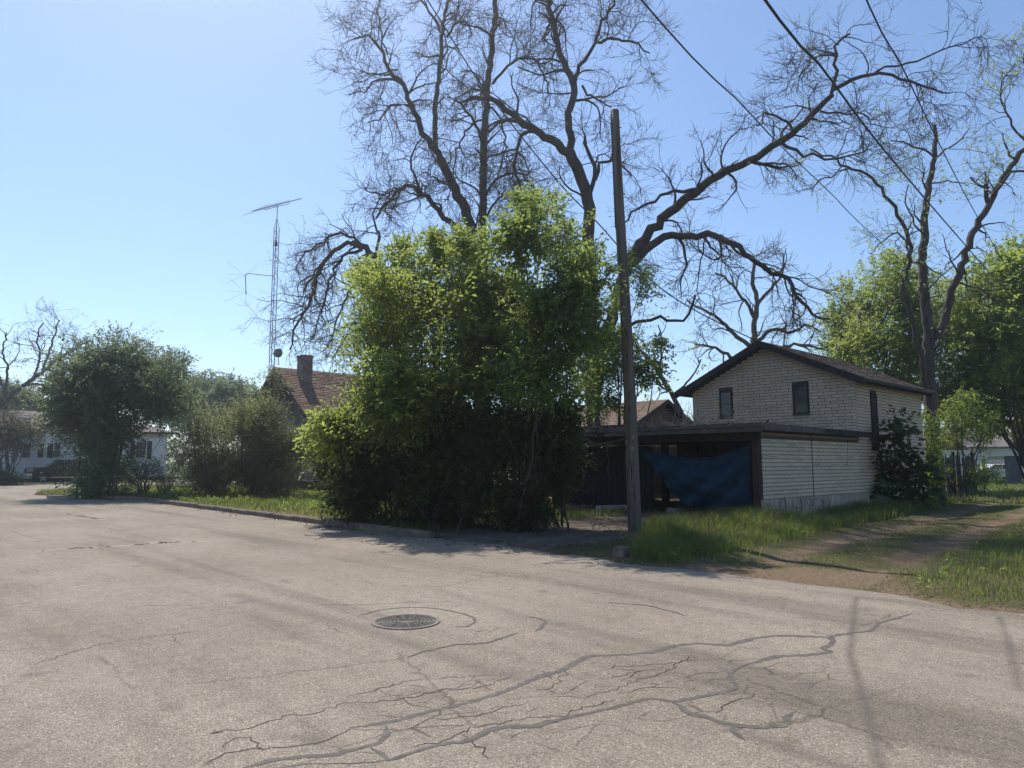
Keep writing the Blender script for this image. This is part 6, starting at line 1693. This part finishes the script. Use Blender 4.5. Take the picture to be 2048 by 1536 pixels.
def clump(s, t, sc=1.6, seed=3): return vnoise(s, t, sc, seed)
E_ = lambda s, t: t - t_edge(s)
# tall grass round the pole and before the carport
def k1(s, t):
    lim = np.minimum(7.2 + (t - 9.5) * 0.66, 11.4)
    inn = sstep(-0.3, 0.25, lim - s) * sstep(5.9, 6.9, s - 0.12 * (t - 10)) * sstep(0.15, 0.7, E_(s, t))
    return inn * (0.25 + 0.75 * sstep(0.25, 0.6, clump(s, t, 1.2)))
s, t = scatter(44000, 5.5, 12, 9.2, 17.7, k1)
h = (0.12 + 0.36 * clump(s, t, 0.9, 8)) * rgg.uniform(0.6, 1.2, len(s)) * (0.55 + 0.6 * np.exp(-((s - 9) / 2.2) ** 2))
blades('tall_grass', s, t, h, rgg.uniform(0.006, 0.013, len(s)), rgg, 'grass', 0.8, clump(s, t, 2.2, 9))
# strip along the alley wall
s, t = scatter(34000, 6.4, 9.5, 17.0, 34, lambda s, t: sstep(alley_c(t) + 1.5, alley_c(t) + 2.3, s) * (0.3 + 0.7 * clump(s, t, 1.3, 14)))
h = (0.12 + 0.42 * clump(s, t, 0.8, 15)) * rgg.uniform(0.6, 1.2, len(s))
blades('wall_grass', s, t, h, rgg.uniform(0.008, 0.015, len(s)), rgg, 'grass', 0.75, clump(s, t, 2.2, 16))
# lush grass at the lower right
s, t = scatter(120000, -7, 6, 9.1, 27, lambda s, t: sstep(0.1, 0.55, E_(s, t)) * sstep(0.95, 1.6, alley_c(t) - s + 0.7 * (clump(s, t, 0.9, 41) - .5)) * (0.25 + 0.75 * clump(s, t, 1.4, 18)) * (1 - 0.6 * sstep(16, 26, t)))
h = (0.06 + 0.19 * clump(s, t, 1.1, 19)) * rgg.uniform(0.6, 1.2, len(s)) * (0.45 + 0.55 * sstep(0.2, 1.2, E_(s, t)))
blades('verge_grass', s, t, h, rgg.uniform(0.006, 0.012, len(s)), rgg, 'grass', 0.85, clump(s, t, 2.0, 20))
# short sparse growth on the alley itself
s, t = scatter(70000, 0.5, 9.5, 9.3, 36, lambda s, t: np.clip(1.15 - dirt_amount(s, t) * 1.25, 0, 1) * sstep(0.2, 0.8, E_(s, t)) * (0.15 + 0.85 * sstep(0.35, 0.7, clump(s, t, 1.1, 23))) * (np.abs(s - alley_c(t)) < 3.2))
h = (0.03 + 0.09 * clump(s, t, 1.5, 24)) * rgg.uniform(0.6, 1.3, len(s))
blades('alley_grass', s, t, h, rgg.uniform(0.005, 0.010, len(s)), rgg, 'grass', 0.7, clump(s, t, 2, 25))
s, t = scatter(42000, -3, 10.5, 9.15, 24, lambda s, t: sstep(0.02, 0.2, E_(s, t)) * (0.15 + 0.85 * sstep(.3, .7, clump(s, t, 1.7, 26))) * (np.abs(s - alley_c(t)) < 4.5))
blades('dry_grass', s, t, rgg.uniform(0.03, 0.10, len(s)), rgg.uniform(0.004, 0.009, len(s)), rgg, 'straw', 1.2)
# pale seed stalks and dead stems standing among the green
s, t = scatter(3800, 5.5, 12, 9.3, 34, lambda s, t: k1(s, t) * (t < 17.7) + (t >= 17) * sstep(alley_c(t) + 1.3, alley_c(t) + 2.0, s) * (s < 9.4))
blades('seed_stalks', s, t, rgg.uniform(0.25, 0.62, len(s)), rgg.uniform(0.005, 0.009, len(s)), rgg, 'straw', 0.45)
s, t = scatter(2600, -6, 4, 9.3, 24, lambda s, t: sstep(0.2, 0.8, E_(s, t)) * (alley_c(t) - s > 1.2))
blades('seed_stalks', s, t, rgg.uniform(0.12, 0.34, len(s)), rgg.uniform(0.004, 0.008, len(s)), rgg, 'straw', 0.6)
s, t = scatter(3000, 14, 42, 7.2, 16, lambda s, t: sstep(0.2, 0.5, E_(s, t)) * (s < 46))
blades('seed_stalks', s, t, rgg.uniform(0.15, 0.4, len(s)), rgg.uniform(0.008, 0.014, len(s)), rgg, 'straw', 0.6)
# low broad-leaved weeds
def weeds(name, s, t, rng, leaf):
    z = np.maximum(ground_z(s, t), 0) + 0.02
    B = np.stack([-st_ * s + ct * t, ct * s + st_ * t, z], -1)
    S = np.repeat(B, 3, 0) + rng.randn(3 * len(s), 3) * np.array([.06, .06, .03]) + np.array([0, 0, .03])
    D = rng.randn(len(S), 3) * .6 + np.array([0, 0, 1.0])
    V, tr, va = leafsprays(S, D, rng.uniform(.06, .24, len(S)), 7, leaf, rng, 0.1, 0.55)
    a = Acc(); a.put(V, None, tr, va); tag(a.build(name, M['leaf_mid']), kind='stuff')
s, t = scatter(420, 14, 40, 8.0, 13, lambda s, t: sstep(0.2, 0.4, E_(s, t)) * sstep(.4, .6, clump(s, t, .8, 61)))
weeds('low_weeds', s, t, rgg, 0.075)
s, t = scatter(260, -4, 11, 9.4, 22, lambda s, t: sstep(0.2, 0.6, E_(s, t)) * (np.abs(s - alley_c(t)) > 1.3) * sstep(.35, .6, clump(s, t, 1.0, 62)))
weeds('low_weeds', s, t, rgg, 0.05)
# the verge behind the kerb
s, t = scatter(80000, 13, 47, 6.8, 19, lambda s, t: sstep(0.08, 0.35, E_(s, t)) * sstep(12.6, 13.6, s) * (0.35 + 0.65 * clump(s, t, 1.1, 27)) * (1 - 0.65 * sstep(15, 19, t)) * (s < 46.8))
h = (0.09 + 0.22 * clump(s, t, 0.7, 28)) * rgg.uniform(0.6, 1.25, len(s))
blades('kerbside_grass', s, t, h, rgg.uniform(0.012, 0.024, len(s)), rgg, 'grass', 0.5, clump(s, t, 1.6, 29))
# far lawn along the alley
s, t = scatter(30000, -6, 16, 32, 75, lambda s, t: 0.3 + 0.7 * clump(s, t, 0.5, 34))
blades('far_grass', s, t, rgg.uniform(0.08, 0.26, len(s)), rgg.uniform(0.025, 0.05, len(s)), rgg, 'grass', 0.5, clump(s, t, 0.6, 35), z=np.where(t < 41.8, ground_z(s, t), 0.02))
# fallen leaves and grit on the drive and in the gutter
def litter(name, s, t, size, mat, lift=0.004):
    n = len(s); z = np.maximum(ground_z(s, t), 0.0) + lift
    c = np.stack([-st_ * s + ct * t, ct * s + st_ * t, z], -1)
    a = rgg.rand(n) * 6.28
    e1 = np.stack([np.cos(a), np.sin(a), rgg.randn(n) * 0.25], -1) * size[:, None]; e2 = np.stack([-np.sin(a), np.cos(a), rgg.randn(n) * 0.25], -1) * size[:, None] * 0.55
    V = np.stack([c - e1, c + e2, c + e1, c - e2], 1).reshape(-1, 3); V[:, 2] += np.tile([0, 0.004, 0.008, 0.003], n)
    return tag(link(name, np_mesh(name, V, [np.arange(4 * n).reshape(-1, 4)], False, {'vary': np.repeat(rgg.rand(n), 4)}), M[mat]), kind='stuff')
s, t = scatter(16000, 9.0, 18, 8.6, 22, lambda s, t: sstep(0.25, 0.65, clump(s, t, 1.2, 37)) * sstep(9.2, 10.5, s + (t < 13) * 1.2))
litter('leaf_litter', s, t, rgg.uniform(0.012, 0.04, len(s)), 'litter')
s, t = scatter(9000, 12, 40, 8.55, 9.11, lambda s, t: sstep(0.4, 0.8, clump(s, t, 0.9, 38)) * np.where(s < 33, np.exp(-(t_edge(s) - t) / 0.18), 0))
litter('gutter_litter', s, t, rgg.uniform(0.01, 0.035, len(s)), 'litter')
s, t = scatter(700, -2, 12, 8.3, 9.2, lambda s, t: 0.4 + 0 * s)
litter('road_grit', s, t, rgg.uniform(0.006, 0.02, len(s)), 'straw')
# sunlit heap of dead leaves and sticks behind the carport gap
s, t = scatter(5000, 15.5, 19, 22, 29, lambda s, t: 0.8 + 0 * s)
litter('leaf_heap', s, t, rgg.uniform(0.02, 0.07, len(s)), 'litter', 0.03)
# ------------------------------------------------------------------ thin scattering volume added to imitate the veil of lens flare
hm, N, L = new_mat('flare_veil')
vp = N.new('ShaderNodeVolumePrincipled')
vp.inputs['Color'].default_value = (0.86, 0.94, 1.0, 1)
vp.inputs['Density'].default_value = 0.0010
vp.inputs['Anisotropy'].default_value = 0.7
ho = N.new('ShaderNodeOutputMaterial'); L.new(vp.outputs[0], ho.inputs[1])
hb = MB(); hb.box(-420, 420, -180, 420, -1.5, 33)
added_veil = hb.build('added_veil', hm); tag(added_veil, kind='stuff')
